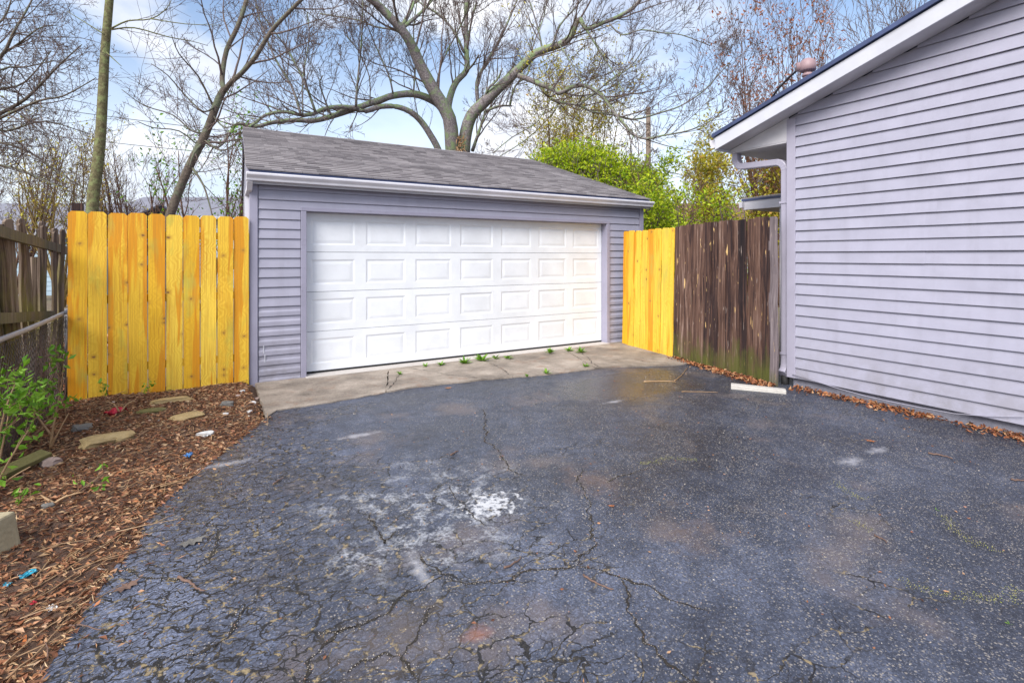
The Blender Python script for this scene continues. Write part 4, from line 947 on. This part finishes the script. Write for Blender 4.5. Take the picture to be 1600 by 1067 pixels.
bushy('bare_shrub', 'twiggy brown shrub above the blue neighbour house roof', 20, 19, zpx(190, 19), 4.5, 42, M['twig_red'], [(500, .07, M['bud'], 'buds', .2)], 12, cat='bush', group='bushes behind the fences')

# ================================================================== NEIGHBOURS, POLE, WIRES
def shed(name, label, xa, xb, d, eave_py, ridge_py, wallm, roofm, dep=5.0):
    a, b = at(xa, HZ, d), at(xb, HZ, d); e = empty(name, (a.x, a.y, -.12), label, 'house', 'neighbouring houses')
    ez = zpx(eave_py, d)+.12; rz_ = zpx(ridge_py, d+dep*.5)+.12; wd = (b-a).length
    e.rotation_euler = (0, 0, math.atan2(b.y-a.y, b.x-a.x))
    MB().box((0, 0, 0), (wd, dep, ez)).build('wall', wallm, e)
    for i in range(int(ez/.2)):
        fixn(MB().prism([(0, .2), (-.02, .0), (0, 0)], 'x', 0, wd).build('siding_board', wallm, e, loc=(0, -.002, i*.2)))
    fixn(MB().prism([(-.5, ez-.05), (dep/2, rz_), (dep+.5, ez-.05), (dep+.5, ez-.12), (dep/2, rz_-.1), (-.5, ez-.12)], 'x', -.4, wd+.4).build('roof', roofm, e))
    MB().box((-.4, -.53, ez-.18), (wd+.4, -.502, ez-.04)).build('fascia', M['fascia'], e)
    for f in (.25, .7):
        wn_ = MB().box((wd*f, -.05, .9), (wd*f+1.0, -.022, 1.9)).build('window', M['fascia'], e)
        MB().box((wd*f+.07, -.056, .97), (wd*f+.93, -.051, 1.83)).build('pane', M['cable'], wn_)
    return e
M['bluewall'] = painted('pale_blue_siding', (.27, .37, .46), .06, .6)
M['greyroof'] = speck('blue_grey_roofing', [(.3, (.13, .135, .17)), (.7, (.22, .225, .27))], 12, .9, .4, .01)
M['brownroof'] = speck('brown_roofing', [(.3, (.10, .055, .04)), (.7, (.2, .12, .09))], 12, .9, .4, .01)
M['tanwall'] = speck('tan_brick_wall', [(.3, (.25, .17, .12)), (.7, (.4, .3, .23))], 12, .9, .4, .01)
shed('neighbour_house', 'pale blue sided neighbour house seen through the left pickets', -420, 150, 22, 362, 318, M['bluewall'], M['greyroof'], 7)
shed('neighbour_house', 'grey roofed neighbour house behind the leaning trunk, low over the fence', 172, 420, 27, 338, 308, M['bluewall'], M['greyroof'], 6)
shed('neighbour_house', 'brown roofed house half hidden behind bushes over the dark fence', 1080, 1300, 24, 352, 318, M['tanwall'], M['brownroof'], 6)
pd = 32.0; pb = at(1013, HZ, pd)
M['polewood'] = bark('pole_wood', [(.3, (.12, .09, .07)), (.6, (.2, .16, .13)), (.8, (.28, .23, .19))])
up_ = empty('utility_pole', (pb.x, pb.y, -.12), 'tall wooden utility pole behind the bushes right of the garage', 'utility pole')
MB().tube([Vector((0, 0, 0)), Vector((0, 0, zpx(168, pd)+.12))], [.19, .14], 10).build('pole', M['polewood'], up_, True)
zz = zpx(272, pd)+.12
MB().box((-1.0, -.06, zz), (.1, .06, zz+.14)).build('bracket', M['polewood'], up_)
MB().tube([Vector((-.55, 0, zz-.35)), Vector((-.55, 0, zz+.35))], .17, 10).build('junction_can', M['cable'], up_, True)
def wire(p, q, sag, r, label):
    pts = [p.lerp(q, t/14)+Vector((0, 0, -4*sag*(t/14)*(1-t/14))) for t in range(15)]
    b0 = pts[0].copy(); o = MB().tube([x-b0 for x in pts], r, 5).build('overhead_wire', M['cable'], None, True, b0); tag(o, label, 'wire', 'overhead wires')
tip = at(1013, 255, pd)
wire(at(-60, 150, 34), at(1013, 262, pd), .5, .022, 'upper overhead wire crossing behind the trees to the pole')
wire(at(-60, 195, 34), at(1013, 285, pd), .5, .022, 'lower overhead wire crossing just above the garage roof')
wire(tip, at(1330, 95, 13), .5, .012, 'service wire rising from the pole to the house roof')
wire(at(1013, 285, pd), at(1330, 160, 14), .4, .012, 'second service wire below the first, from pole to house')
wire(at(1013, 262, pd), at(1500, 345, 36), .3, .025, 'wire running from the pole down behind the house corner')

# ================================================================== PLANTS AND LITTER
def sapling(name, label, base, pts_list, leafn, size, seed, spread=.06, mat='leaf_weed'):
    t = Tree(seed); b = Vector(base)
    for P in pts_list:
        A, B = smooth_path([b+Vector(p) for p in P], [.010*(1-.7*i/(len(P)-1)) for i in range(len(P))], 3); t.limb(A, B, 5)
        t.spawn(A, B, 7, .22, 1, t0=.35, rmin=.0018, up=.1)
    return finish(t, name, base, label, (M['cane'], M['cane']), [(leafn, size, M[mat], 'leaves', spread)], 'leafy plants along the left fence', 'plant')
def sbase(px, py): p = gp(px, py); return Vector((p.x, p.y, soil_z(p.x, p.y)))
sapling('leafy_sapling', 'slim leafy sapling growing before the left edge of the yellow fence', sbase(78, 712), [[(0, 0, 0), (.02, .02, .2), (.05, .05, .42), (.07, .05, .60)], [(0, 0, 0), (.05, -.02, .12), (.11, 0, .26)], [(.01, .01, .1), (-.08, .05, .25), (-.12, .04, .38)]], 110, .05, 51, .045)
sapling('leafy_shrub', 'bright green leafy shrub at the left picture edge by the chain-link', sbase(-14, 785), [[(0, 0, 0), (.02, .02, .25), (.06, .0, .5), (.1, .05, .68)], [(0, 0, 0), (.08, .04, .2), (.16, .08, .36)], [(0, 0, 0), (-.1, .0, .2), (-.14, .03, .45)], [(0, 0, 0), (.1, -.05, .1), (.2, -.06, .16)], [(0, 0, 0), (.02, .12, .25), (.03, .25, .5)]], 520, .052, 52, .08)
sapling('leafy_shrub', 'low green shrub at the fence foot behind the slim sapling', sbase(40, 700), [[(0, 0, 0), (.05, .02, .2), (.1, .05, .38)], [(0, 0, 0), (.12, .04, .12), (.22, .06, .26)], [(0, 0, 0), (-.1, .0, .2), (-.14, .03, .36)]], 120, .045, 53, .06)
sapling('seedling', 'small green seedling sprig below the third yellow fence board', sbase(188, 655), [[(0, 0, 0), (.05, 0, .08), (.12, 0, .12)], [(0, 0, 0), (-.05, 0, .1), (-.12, .02, .13)]], 50, .038, 54, .03)
sapling('seedling', 'low green seedling on the soil above the concrete block', sbase(85, 800), [[(0, 0, 0), (.05, 0, .03), (.14, 0, .04)], [(0, 0, 0), (-.05, .04, .03), (-.08, .08, .04)]], 46, .045, 55, .035)
def weed(px, py, s, seed, label, z=.016):
    r = random.Random(seed); b = MB(); p = gp(px, py, z)
    for i in range(int(16*s/.05)):
        an = r.uniform(0, 6.283); l = s*r.uniform(.6, 1.4); el = r.uniform(.25, 1.1); d = Vector((math.cos(an)*math.cos(el), math.sin(an)*math.cos(el), math.sin(el))); sd = Vector((-math.sin(an), math.cos(an), 0))*l*.13
        b.add([(0, 0, 0), d*l*.5+sd, d*l+Vector((0, 0, -l*.12)), d*l*.5-sd], [(0, 1, 2), (0, 2, 3)])
    o = b.build('weed_tuft', M['leaf_weed'], None, loc=(p.x, p.y, z)); tag(o, label, 'weed', 'weeds in the apron cracks')
lab = ['weed tuft in the leftmost apron crack before the door', 'small weed under the second door panel from left', 'weed at the door sill, third from the left', 'broad weed clump under the middle of the door',
       'bushy weed where the central apron crack meets the sill', 'small weed just right of the central apron crack', 'weed at the sill under the fifth panel', 'weed clump at the sill under the sixth panel', 'flat weed along the sill near the right jamb', 'rightmost sill weed by the right apron crack',
       'weed on the right apron crack away from the sill', 'weed at the asphalt edge below the apron middle', 'tiny weed at the asphalt edge left of its neighbour']
for i, (px, py, s) in enumerate(((625, 585, .045), (665, 573, .05), (689, 571, .055), (726, 568, .08), (753, 564, .095), (774, 561, .06), (794, 560, .06), (859, 552, .07), (889, 549, .065), (907, 551, .075), (914, 573, .05), (854, 584, .055), (824, 589, .04))):
    weed(px, py, s*1.35, 100+i, lab[i])
for i, (px, py, s, lb) in enumerate(((1463, 797, .018, 'tiny weed sprouting from the asphalt right of centre'), (1578, 975, .016, 'tiny weed sprouting from asphalt at lower right'), (1294, 610, .05, 'small weed at the house foundation by the downspout'), (985+35, 560, .03, 'sprig of weed near the yellow fence foot'))): weed(px, py, s, 130+i, lb, .002)

def scatter(name, fn, n, mat, label, seed, size, flat=.35, asp=.45, lift=.008):
    r = random.Random(seed); b = MB(); k = 0
    while k < n:
        p = fn(r)
        if p is None: continue
        leaf(b, p+Vector((0, 0, lift*r.random()+.004)), size*r.uniform(.5, 1.5), r, flat, asp); k += 1
    o = b.build(name, mat); tag(o, label, 'litter', kind='stuff'); return o
def soil_pt(bias):
    def f(r):
        x = r.uniform(-1.6, .95); y = r.uniform(1.6, 7.0); d = dist_edge(Vector((x, y, 0)))
        if d < -.02 and not (d > -.30 and r.random() < .10*math.exp(d*9)*(1 if y < 5.5 else .6)): return None
        if x > .45 and y > 6.2: return None
        z = soil_z(x, y) if d > -.02 else 0.0
        return Vector((x, y, max(z, 0.0 if d < .02 else z)))
    return f
scatter('leaf_litter', soil_pt(0), 5600, M['litter'], 'brown dead leaves scattered over the soil strip at left', 61, .034, .35, .55)
scatter('mulch_slivers', soil_pt(0), 22000, M['sliver'], 'fine brown mulch slivers and needles covering the soil strip', 62, .045, .25, .13)
def house_pt(r):
    y = r.uniform(-.5, 3.55); t = abs(r.gauss(0, .09)); m = mnoise.noise((y*2.2, 0, 3))
    if r.random() > .55+m: return None
    return Vector((HX+.01-t, y, .002+max(0, .03-.2*t)*r.random()))
scatter('foundation_leaves', house_pt, 1500, M['redleaf'], 'rust-brown leaves drifted along the house foundation', 63, .042, .55, .5)
def fence_pt(r):
    t = r.uniform(along(1052), along(1216)); p = P0+dv*t; n_ = Vector((dv.y, -dv.x, 0)); n_ = n_ if n_.x < 0 else -n_
    q = p+n_*(.02+abs(r.gauss(0, .07)))*(.4+1.2*t/Lf); f = t/Lf
    if r.random() > f*1.1-.1: return None
    return Vector((q.x, q.y, .002+.03*r.random()))
scatter('fence_foot_leaves', fence_pt, 900, M['redleaf'], 'rust-brown leaves gathered at the foot of the dark fence', 64, .045, .5, .5)
def drive_pt(r):
    p = Vector((r.uniform(-.6, 6.0), r.uniform(1.0, 5.2), .001))
    return p if dist_edge(p) < 0 else None
scatter('driveway_bits', drive_pt, 420, M['litter'], 'sparse leaf crumbs lying on the asphalt', 65, .016, .2, .5, .001)
def yard_pt(r):
    p = Vector((r.uniform(-9, -1.5), r.uniform(4.5, 14), -.11)); return p
scatter('yard_leaves', yard_pt, 6000, M['litter'], 'dead leaves covering the yard beyond the picket fence', 66, .12, .4, .6)
# loose grit chips on the asphalt
r = random.Random(70); b = MB(); k = 0
while k < 7500:
    x, y = r.uniform(-.6, 6.0), r.uniform(.9, 5.4); p = Vector((x, y, 0))
    if dist_edge(p) > -.03: continue
    wgt = .25+.75*max(0, min(1, (x-.35*y+.6)/2.2)); wgt *= .12+1.6*max(0, mnoise.noise((x*2.2, y*2.2, 9))+.18)
    if r.random() > wgt: continue
    s = r.uniform(.0013, .0036)*(1.9 if r.random() < .12 else 1); an = r.uniform(0, 3); ca, sa_ = math.cos(an)*s, math.sin(an)*s
    b.add([(x+ca, y+sa_, 0), (x-sa_*.8, y+ca*.8, 0), (x-ca, y-sa_, 0), (x+sa_*.7, y-ca*.7, 0), (x+r.uniform(-.3, .3)*s, y+r.uniform(-.3, .3)*s, s*.7)], [(0, 1, 4), (1, 2, 4), (2, 3, 4), (3, 0, 4)]); k += 1
tag(b.build('loose_grit', M['grit']), 'pale stone chips strewn over the asphalt', 'grit', kind='stuff')
# long cracks in the asphalt, with crumbled fill
CR = [[(500, 995), (540, 981), (574, 973), (607, 952), (624, 934), (655, 922), (675, 908), (695, 898), (712, 908), (732, 913), (763, 908), (793, 908), (820, 895), (850, 888), (877, 885), (904, 885)],
      [(904, 885), (908, 871), (928, 849), (921, 827), (923, 787), (909, 760), (899, 749), (912, 732)], [(904, 885), (945, 892), (972, 902), (1012, 915), (1046, 940), (1080, 945), (1110, 960)],
      [(972, 904), (982, 939), (996, 976), (1009, 1000), (1036, 1027), (1080, 1064), (1120, 1100)], [(675, 945), (655, 986), (631, 1023), (648, 1060), (660, 1100)], [(757, 640), (759, 660), (759, 689), (785, 711), (794, 730), (820, 746)],
      [(947, 753), (982, 740), (1024, 730)], [(189, 888), (236, 902), (276, 908), (300, 912)], [(243, 1043), (307, 1027), (351, 993), (372, 970), (385, 940)], [(575, 973), (526, 989), (492, 1016), (482, 1047), (470, 1090)],
      [(655, 866), (668, 880), (690, 900)], [(700, 760), (730, 800), (760, 822)], [(540, 1050), (600, 1020), (631, 1023)], [(620, 830), (600, 850), (575, 800)], [(276, 908), (320, 880), (345, 850), (335, 815)]]
MOSS = [[(1404, 906), (1449, 924), (1487, 930), (1538, 937), (1569, 937), (1597, 920)], [(1300, 752), (1345, 781)], [(1335, 812), (1366, 832)], [(1000, 725), (1040, 716), (1090, 718)], [(1470, 805), (1520, 850), (1570, 865)]]
cm = MB(); fm = MB(); mm = MB(); r = random.Random(71)
def chip(b, x, y, z, s):
    b.add([(x+s*r.uniform(.6, 1), y, z), (x, y+s*r.uniform(.6, 1), z), (x-s, y, z), (x, y-s*r.uniform(.6, 1), z), (x, y, z+s*.7)], [(0, 1, 4), (1, 2, 4), (2, 3, 4), (3, 0, 4)])
def crackline(path, wmin, wmax, fillmb, dens, fs, draw=True, z0=0.0):
    P = [gp(*p) for p in path]
    for p_ in P: p_.z = z0; pts = []
    for a, c in zip(P[:-1], P[1:]):
        n = max(2, int((c-a).length/.008)); nr = Vector((-(c-a).y, (c-a).x, 0)).normalized()
        for i in range(n):
            q = a.lerp(c, i/n); q = q+nr*(.006*mnoise.noise((q.x*90, q.y*90, 3))+.020*mnoise.noise((q.x*24, q.y*24, 1))+.03*mnoise.noise((q.x*7, q.y*7, 2))); pts.append((q, nr))
    base = len(cm.v); N = len(pts)
    for i, (q, nr) in enumerate(pts):
        wd = (wmin+(wmax-wmin)*max(0, .35+1.1*mnoise.noise((q.x*14, q.y*14, 5))+.4*mnoise.noise((q.x*70, q.y*70, 6))))*min(1, (i+1)/6, (N-i)/6)
        if draw: cm.v += [q+nr*wd+Vector((0, 0, .003)), q-nr*wd+Vector((0, 0, .003))]
        for _ in range(dens):
            if r.random() < .5: o_ = nr*r.gauss(0, fs); chip(fillmb, q.x+o_.x, q.y+o_.y, z0+.003, r.uniform(.0012, .0038))
    if draw:
        for i in range(N-1): cm.f.append((base+2*i, base+2*i+1, base+2*i+3, base+2*i+2))
for c in CR: crackline(c, .0024, .0095, fm, 3, .013)
for c in ([(640, 578), (665, 580), (686, 586), (720, 590), (759, 594)], [(905, 552), (918, 560), (926, 570), (938, 576)], [(764, 568), (782, 577), (796, 588)], [(940, 566), (985, 562), (1010, 568), (1045, 568)], [(625, 588), (616, 600), (604, 612)]): crackline(c, .001, .007, fm, 2, .014, True, .0195)
for c in MOSS: crackline(c, .001, .004, mm, 9, .02, False)
tag(cm.build('driveway_crack', M['crack']), 'long dark branching cracks across the asphalt', 'crack', kind='stuff')
tag(fm.build('crack_crumbs', M['grit']), 'crumbled grit lining the asphalt cracks', 'grit', kind='stuff')
tag(mm.build('crack_moss', M['moss_grit']), 'yellowish moss and seed in the right-hand asphalt cracks', 'moss', kind='stuff')

# stones and odd pieces
def rock(name, label, cat, px, py, sx, sy, sz, rz, mat, seed, group=None, flat=.16, rough=.19):
    bm = bmesh.new(); bmesh.ops.create_cube(bm, size=1.0); bmesh.ops.subdivide_edges(bm, edges=bm.edges, cuts=3, use_grid_fill=True)
    for v_ in bm.verts:
        c = v_.co; q = c.normalized()*.56; c2 = c.lerp(q, .55); n_ = mnoise.noise_vector((c.x*2.3+seed, c.y*2.3, c.z*2.3+seed*.7)); v_.co = Vector(((c2.x+n_.x*rough)*sx, (c2.y+n_.y*rough)*sy, (c2.z+n_.z*rough*.8)*sz))
    me = bpy.data.meshes.new(name); bm.to_mesh(me); bm.free(); me.materials.append(mat)
    p = sbase(px, py); o = link(name, me, None, (p.x, p.y, p.z+sz*flat), (R(rnd.uniform(-6, 6)), R(rnd.uniform(-6, 6)), rz)); return tag(o, label, cat, group)
G = 'stones on the soil strip'
def box_rock(name, label, px, py, sx, sy, sz, rz, mat, seed, tilt=0):
    o = rock(name, label, 'stone', px, py, sx, sy, sz, rz, mat, seed, G, .22, .17); o.rotation_euler = (R(tilt), R(tilt*.6), rz); return o
box_rock('flat_stone', 'long tan slab of sandstone lying tilted beside the sapling', 166, 700, .36, .13, .09, R(28)-TH+R(30), M['stone_tan'], 1, 8)
box_rock('flat_stone', 'short tan stone tucked behind the long sandstone slab', 195, 694, .16, .10, .06, R(35), M['stone_tan'], 2)
box_rock('flat_stone', 'flat tan stone on the soil below the sixth fence board', 292, 660, .27, .17, .06, R(20), M['stone_tan'], 3)
box_rock('flat_stone', 'tan stone right at the foot of the yellow fence boards', 268, 634, .33, .12, .06, R(2), M['stone_tan'], 4)
box_rock('flat_stone', 'dull greenish flat stone beside the red cloth', 236, 651, .22, .12, .04, R(-6), M['plank'], 5)
rock('rock', 'white chalky rock on the soil near the asphalt edge', 'rock', 320, 682, .13, .07, .05, R(-10), M['stone_white'], 6, G)
rock('rock', 'dark grey pebble near the garage corner', 'rock', 355, 640, .11, .08, .06, 0, M['stone_grey'], 7, G)
rock('rock', 'pinkish rock beside the rotten plank', 'rock', 80, 735, .11, .08, .07, .4, M['stone_pink'], 8, G)
rock('rock', 'grey half-buried rock behind the long sandstone slab', 'rock', 128, 680, .14, .1, .08, .3, M['stone_grey'], 9, G)
rock('rock', 'small grey stone in the soil below the seedling', 'rock', 75, 806, .06, .04, .03, .3, M['stone_grey'], 10, G)
for i, (px, py, s_) in enumerate(((378, 618, .06), (402, 622, .05), (395, 633, .06), (372, 628, .05), (390, 645, .045), (410, 634, .04), (352, 652, .05))):
    rock('rubble_piece', ['pale rubble lump nearest the garage corner trim', 'pale rubble bit beside the apron corner', 'rubble lump in the middle of the corner pile', 'rubble piece left in the corner pile', 'front rubble piece by the asphalt tip', 'small rubble on the apron side of the pile', 'outlying rubble piece left of the asphalt tip'][i], 'rubble', px, py, s_, s_*.8, s_*.5, i, M['stone_pink'] if i % 2 else M['stone_white'], 12+i, 'rubble at the garage corner')
# concrete block
p = sbase(12, 868); cbk = MB().box((-.24, -.1, 0), (.10, .1, .20)).build('concrete_block', M['cinder'], None, loc=(p.x-.085, p.y, p.z-.035), bevel=.012); cbk.rotation_euler = (R(4), R(-7), R(-8)-TH)
tag(cbk, 'tan concrete block standing at the left picture edge', 'concrete block')
a, b_ = sbase(-15, 765), sbase(72, 730); dd = b_-a; pl = MB().box((-dd.length/2, -.05, 0), (dd.length/2, .05, .035)).build('plank', M['plank'], None, loc=(a+b_)/2+Vector((0, 0, .03)), bevel=.004)
pl.rotation_euler = (R(14), R(-5), math.atan2(dd.y, dd.x)); tag(pl, 'rotten mossy plank lying at the shrub foot', 'plank')
# kerb-like slab by the downspout
a, b_ = gp(1142, 606), gp(1228, 614); dd = b_-a; dd.z = 0
sl_ = MB().box((-dd.length/2, -.055, -.02), (dd.length/2, .055, .045)).build('concrete_slab', M['slab'], None, loc=(a+b_)/2, bevel=.008); sl_.rotation_euler = (0, R(1), math.atan2(dd.y, dd.x)); tag(sl_, 'pale narrow concrete slab on the asphalt under the downspout', 'concrete slab')
def crumple(name, label, cat, px, py, s, mat, seed, h=.4):
    r = random.Random(seed); b = MB(); n = 7
    for j in range(n):
        for i in range(n): b.v.append(Vector(((i/(n-1)-.5)*s+r.uniform(-.06, .06)*s, (j/(n-1)-.5)*s*.7+r.uniform(-.06, .06)*s, r.random()*s*h)))
    for j in range(n-1):
        for i in range(n-1): q = j*n+i; b.f.append((q, q+1, q+n+1, q+n))
    p = sbase(px, py); o = b.build(name, mat, None, loc=(p.x, p.y, p.z+.004)); o.rotation_euler = (0, 0, r.uniform(0, 3)); m = o.modifiers.new('solid', 'SOLIDIFY'); m.thickness = .002; return tag(o, label, cat)
crumple('red_cloth', 'crumpled crimson cloth scrap at the foot of the yellow fence', 'cloth', 180, 655, .16, M['cloth'], 1, .35)
crumple('plastic_wrapper', 'crumpled blue plastic wrapper near the asphalt edge', 'litter', 294, 713, .07, M['blue'], 2)
crumple('plastic_wrapper', 'cyan plastic scrap on the soil at lower left', 'litter', 43, 901, .06, M['cyan'], 3, .2)
crumple('plastic_wrapper', 'cyan plastic scrap at the left picture edge below the block', 'litter', 8, 918, .04, M['cyan'], 4, .2)
crumple('paper_scrap', 'small white paper scrap among the lower-left needles', 'litter', 80, 948, .045, M['stone_white'], 5, .2)
crumple('plastic_wrapper', 'tiny red plastic scrap among the lower-left needles', 'litter', 52, 942, .03, M['cloth'], 6, .2)
# sticks and canes
def stick(label, path, r0, mat, z=None, kinks=.01, name='stick', grp='sticks on the ground'):
    P = []
    for (px, py) in path:
        q = gp(px, py); q.z = max(soil_z(q.x, q.y) if dist_edge(q) > 0 else 0, 0)+r0+.003; P.append(q)
    A, B = smooth_path(P, [r0*(1-.55*i/(len(P)-1)) for i in range(len(P))], 4); b0 = A[0].copy()
    A = [x-b0+rv3(rnd)*kinks*.3 for x in A]
    o = MB().tube(A, B, 6).build(name, M[mat], None, True, b0); tag(o, label, 'stick', grp)
stick('short crooked stick on the asphalt at lower left', [(278, 905), (295, 912), (308, 922), (320, 925)], .0075, 'stick')
stick('reddish stick on the asphalt below the crack junction', [(911, 900), (930, 912), (958, 923)], .006, 'stick')
stick('short dark stick on the asphalt above the long crack', [(788, 890), (800, 884), (815, 873)], .006, 'stick')
stick('straight pale stick on the damp asphalt before the fence', [(1006, 598), (1030, 597), (1056, 598)], .010, 'cane')
stick('thin curved stem leaning from the damp patch to the fence', [(1054, 596), (1066, 586), (1074, 575)], .006, 'cane')
stick('thin stick on the asphalt in front of the dark fence', [(1065, 613), (1095, 613), (1122, 614)], .005, 'cane')
stick('brown stick on the asphalt near the house wall', [(1450, 710), (1470, 713), (1488, 718)], .008, 'stick')
stick('dark twig on the asphalt at the right picture edge', [(1580, 751), (1592, 752), (1605, 752)], .007, 'stick')
stick('short twig on asphalt right of centre', [(1367, 838), (1377, 843), (1386, 850)], .005, 'stick')
stick('short reddish stick on asphalt before the apron', [(704, 713), (712, 708), (716, 706)], .007, 'stick')
stick('short twig on the asphalt left of centre', [(427, 758), (436, 752), (443, 748)], .006, 'stick')
stick('longest pale cane on the soil, running up to the asphalt', [(-10, 952), (60, 918), (140, 868), (215, 820)], .0045, 'cane')
stick('second pale cane just below the longest one', [(-5, 965), (70, 930), (130, 890), (190, 862)], .0038, 'cane')
stick('pale cane crossing onto the asphalt at lower left', [(10, 1062), (60, 1020), (100, 975), (135, 945)], .004, 'cane')
stick('pale cane low on the soil beside the asphalt edge', [(5, 1040), (70, 985), (110, 960), (150, 930)], .0035, 'cane')
stick('brown twig lying flat over the asphalt edge', [(108, 980), (130, 979), (160, 986)], .004, 'stick')
stick('cane lying along the soil above the asphalt edge', [(80, 890), (140, 850), (200, 800), (260, 768)], .0035, 'cane')
stick('twig reaching from the soil to the asphalt corner', [(250, 762), (285, 752), (318, 738)], .005, 'cane')
stick('bent twig standing in the needles below the block', [(55, 905), (75, 880), (80, 872)], .004, 'cane')
stick('cane near the left edge below the plastic scraps', [(-5, 990), (60, 955), (120, 935)], .0035, 'cane')
stick('twig on the soil below the flat stone', [(190, 740), (210, 720), (225, 705)], .0035, 'stick')
stick('twig bundle end at the bottom left corner', [(60, 1055), (75, 1030), (72, 1005)], .004, 'stick')
rl = random.Random(90); fs_ = MB()
for i in range(260):
    q = soil_pt(0)(rl)
    if q is None: continue
    an = rl.gauss(R(38), .5); l = rl.uniform(.08, .35); d = Vector((math.cos(an), math.sin(an), rl.uniform(-.03, .05))); q = q+Vector((0, 0, .012)); m_ = q+d*l*.5+rv3(rl)*.02
    m_.z = max(m_.z, q.z); fs_.tube([q, m_, q+d*l], [.0026, .0022, .0012], 4, False)
tag(fs_.build('fine_twigs', M['cane']), 'fine dry twigs strewn over the soil strip', 'twigs', kind='stuff')
# fallen oak leaf on asphalt
def lobed(px, py, s, label, mat, rz):
    pr = [(0, -.5), (.08, -.3), (.22, -.28), (.12, -.12), (.3, -.02), (.13, .08), (.22, .25), (.08, .28), (0, .5)]; pts = pr+[(-x, y) for x, y in pr[-2:0:-1]]
    p = gp(px, py); V = [(x*s, y*s, .012*s/.1*math.cos(x*9)*abs(y)+.006) for x, y in pts]+[(0, 0, .003)]; n = len(pts)
    me = mesh('fallen_leaf', V, [(i, (i+1) % n, n) for i in range(n)], mat); o = link('fallen_leaf', me, None, (p.x, p.y, .003), (0, 0, rz)); tag(o, label, 'leaf', 'single leaves on the asphalt')
lobed(198, 918, .13, 'grey-brown lobed leaf on the asphalt at lower left', M['stick'], R(-60))
lobed(300, 848, .16, 'long bluish-grey leaf flat on the asphalt left of centre', M['stone_grey'], R(-75))
lobed(955, 772+20, .05, 'small tan leaf on the asphalt by the vertical crack', M['redleaf'], 1)
lobed(1360, 690, .09, 'orange leaf on the asphalt before the house wall', M['redleaf'], .4)
lobed(1478, 926, .03, 'tiny orange leaf chip beside the mossy crack', M['redleaf'], .9)
lobed(700, 607, .10, 'tan leaf on the front edge of the apron', M['redleaf'], 1.4)
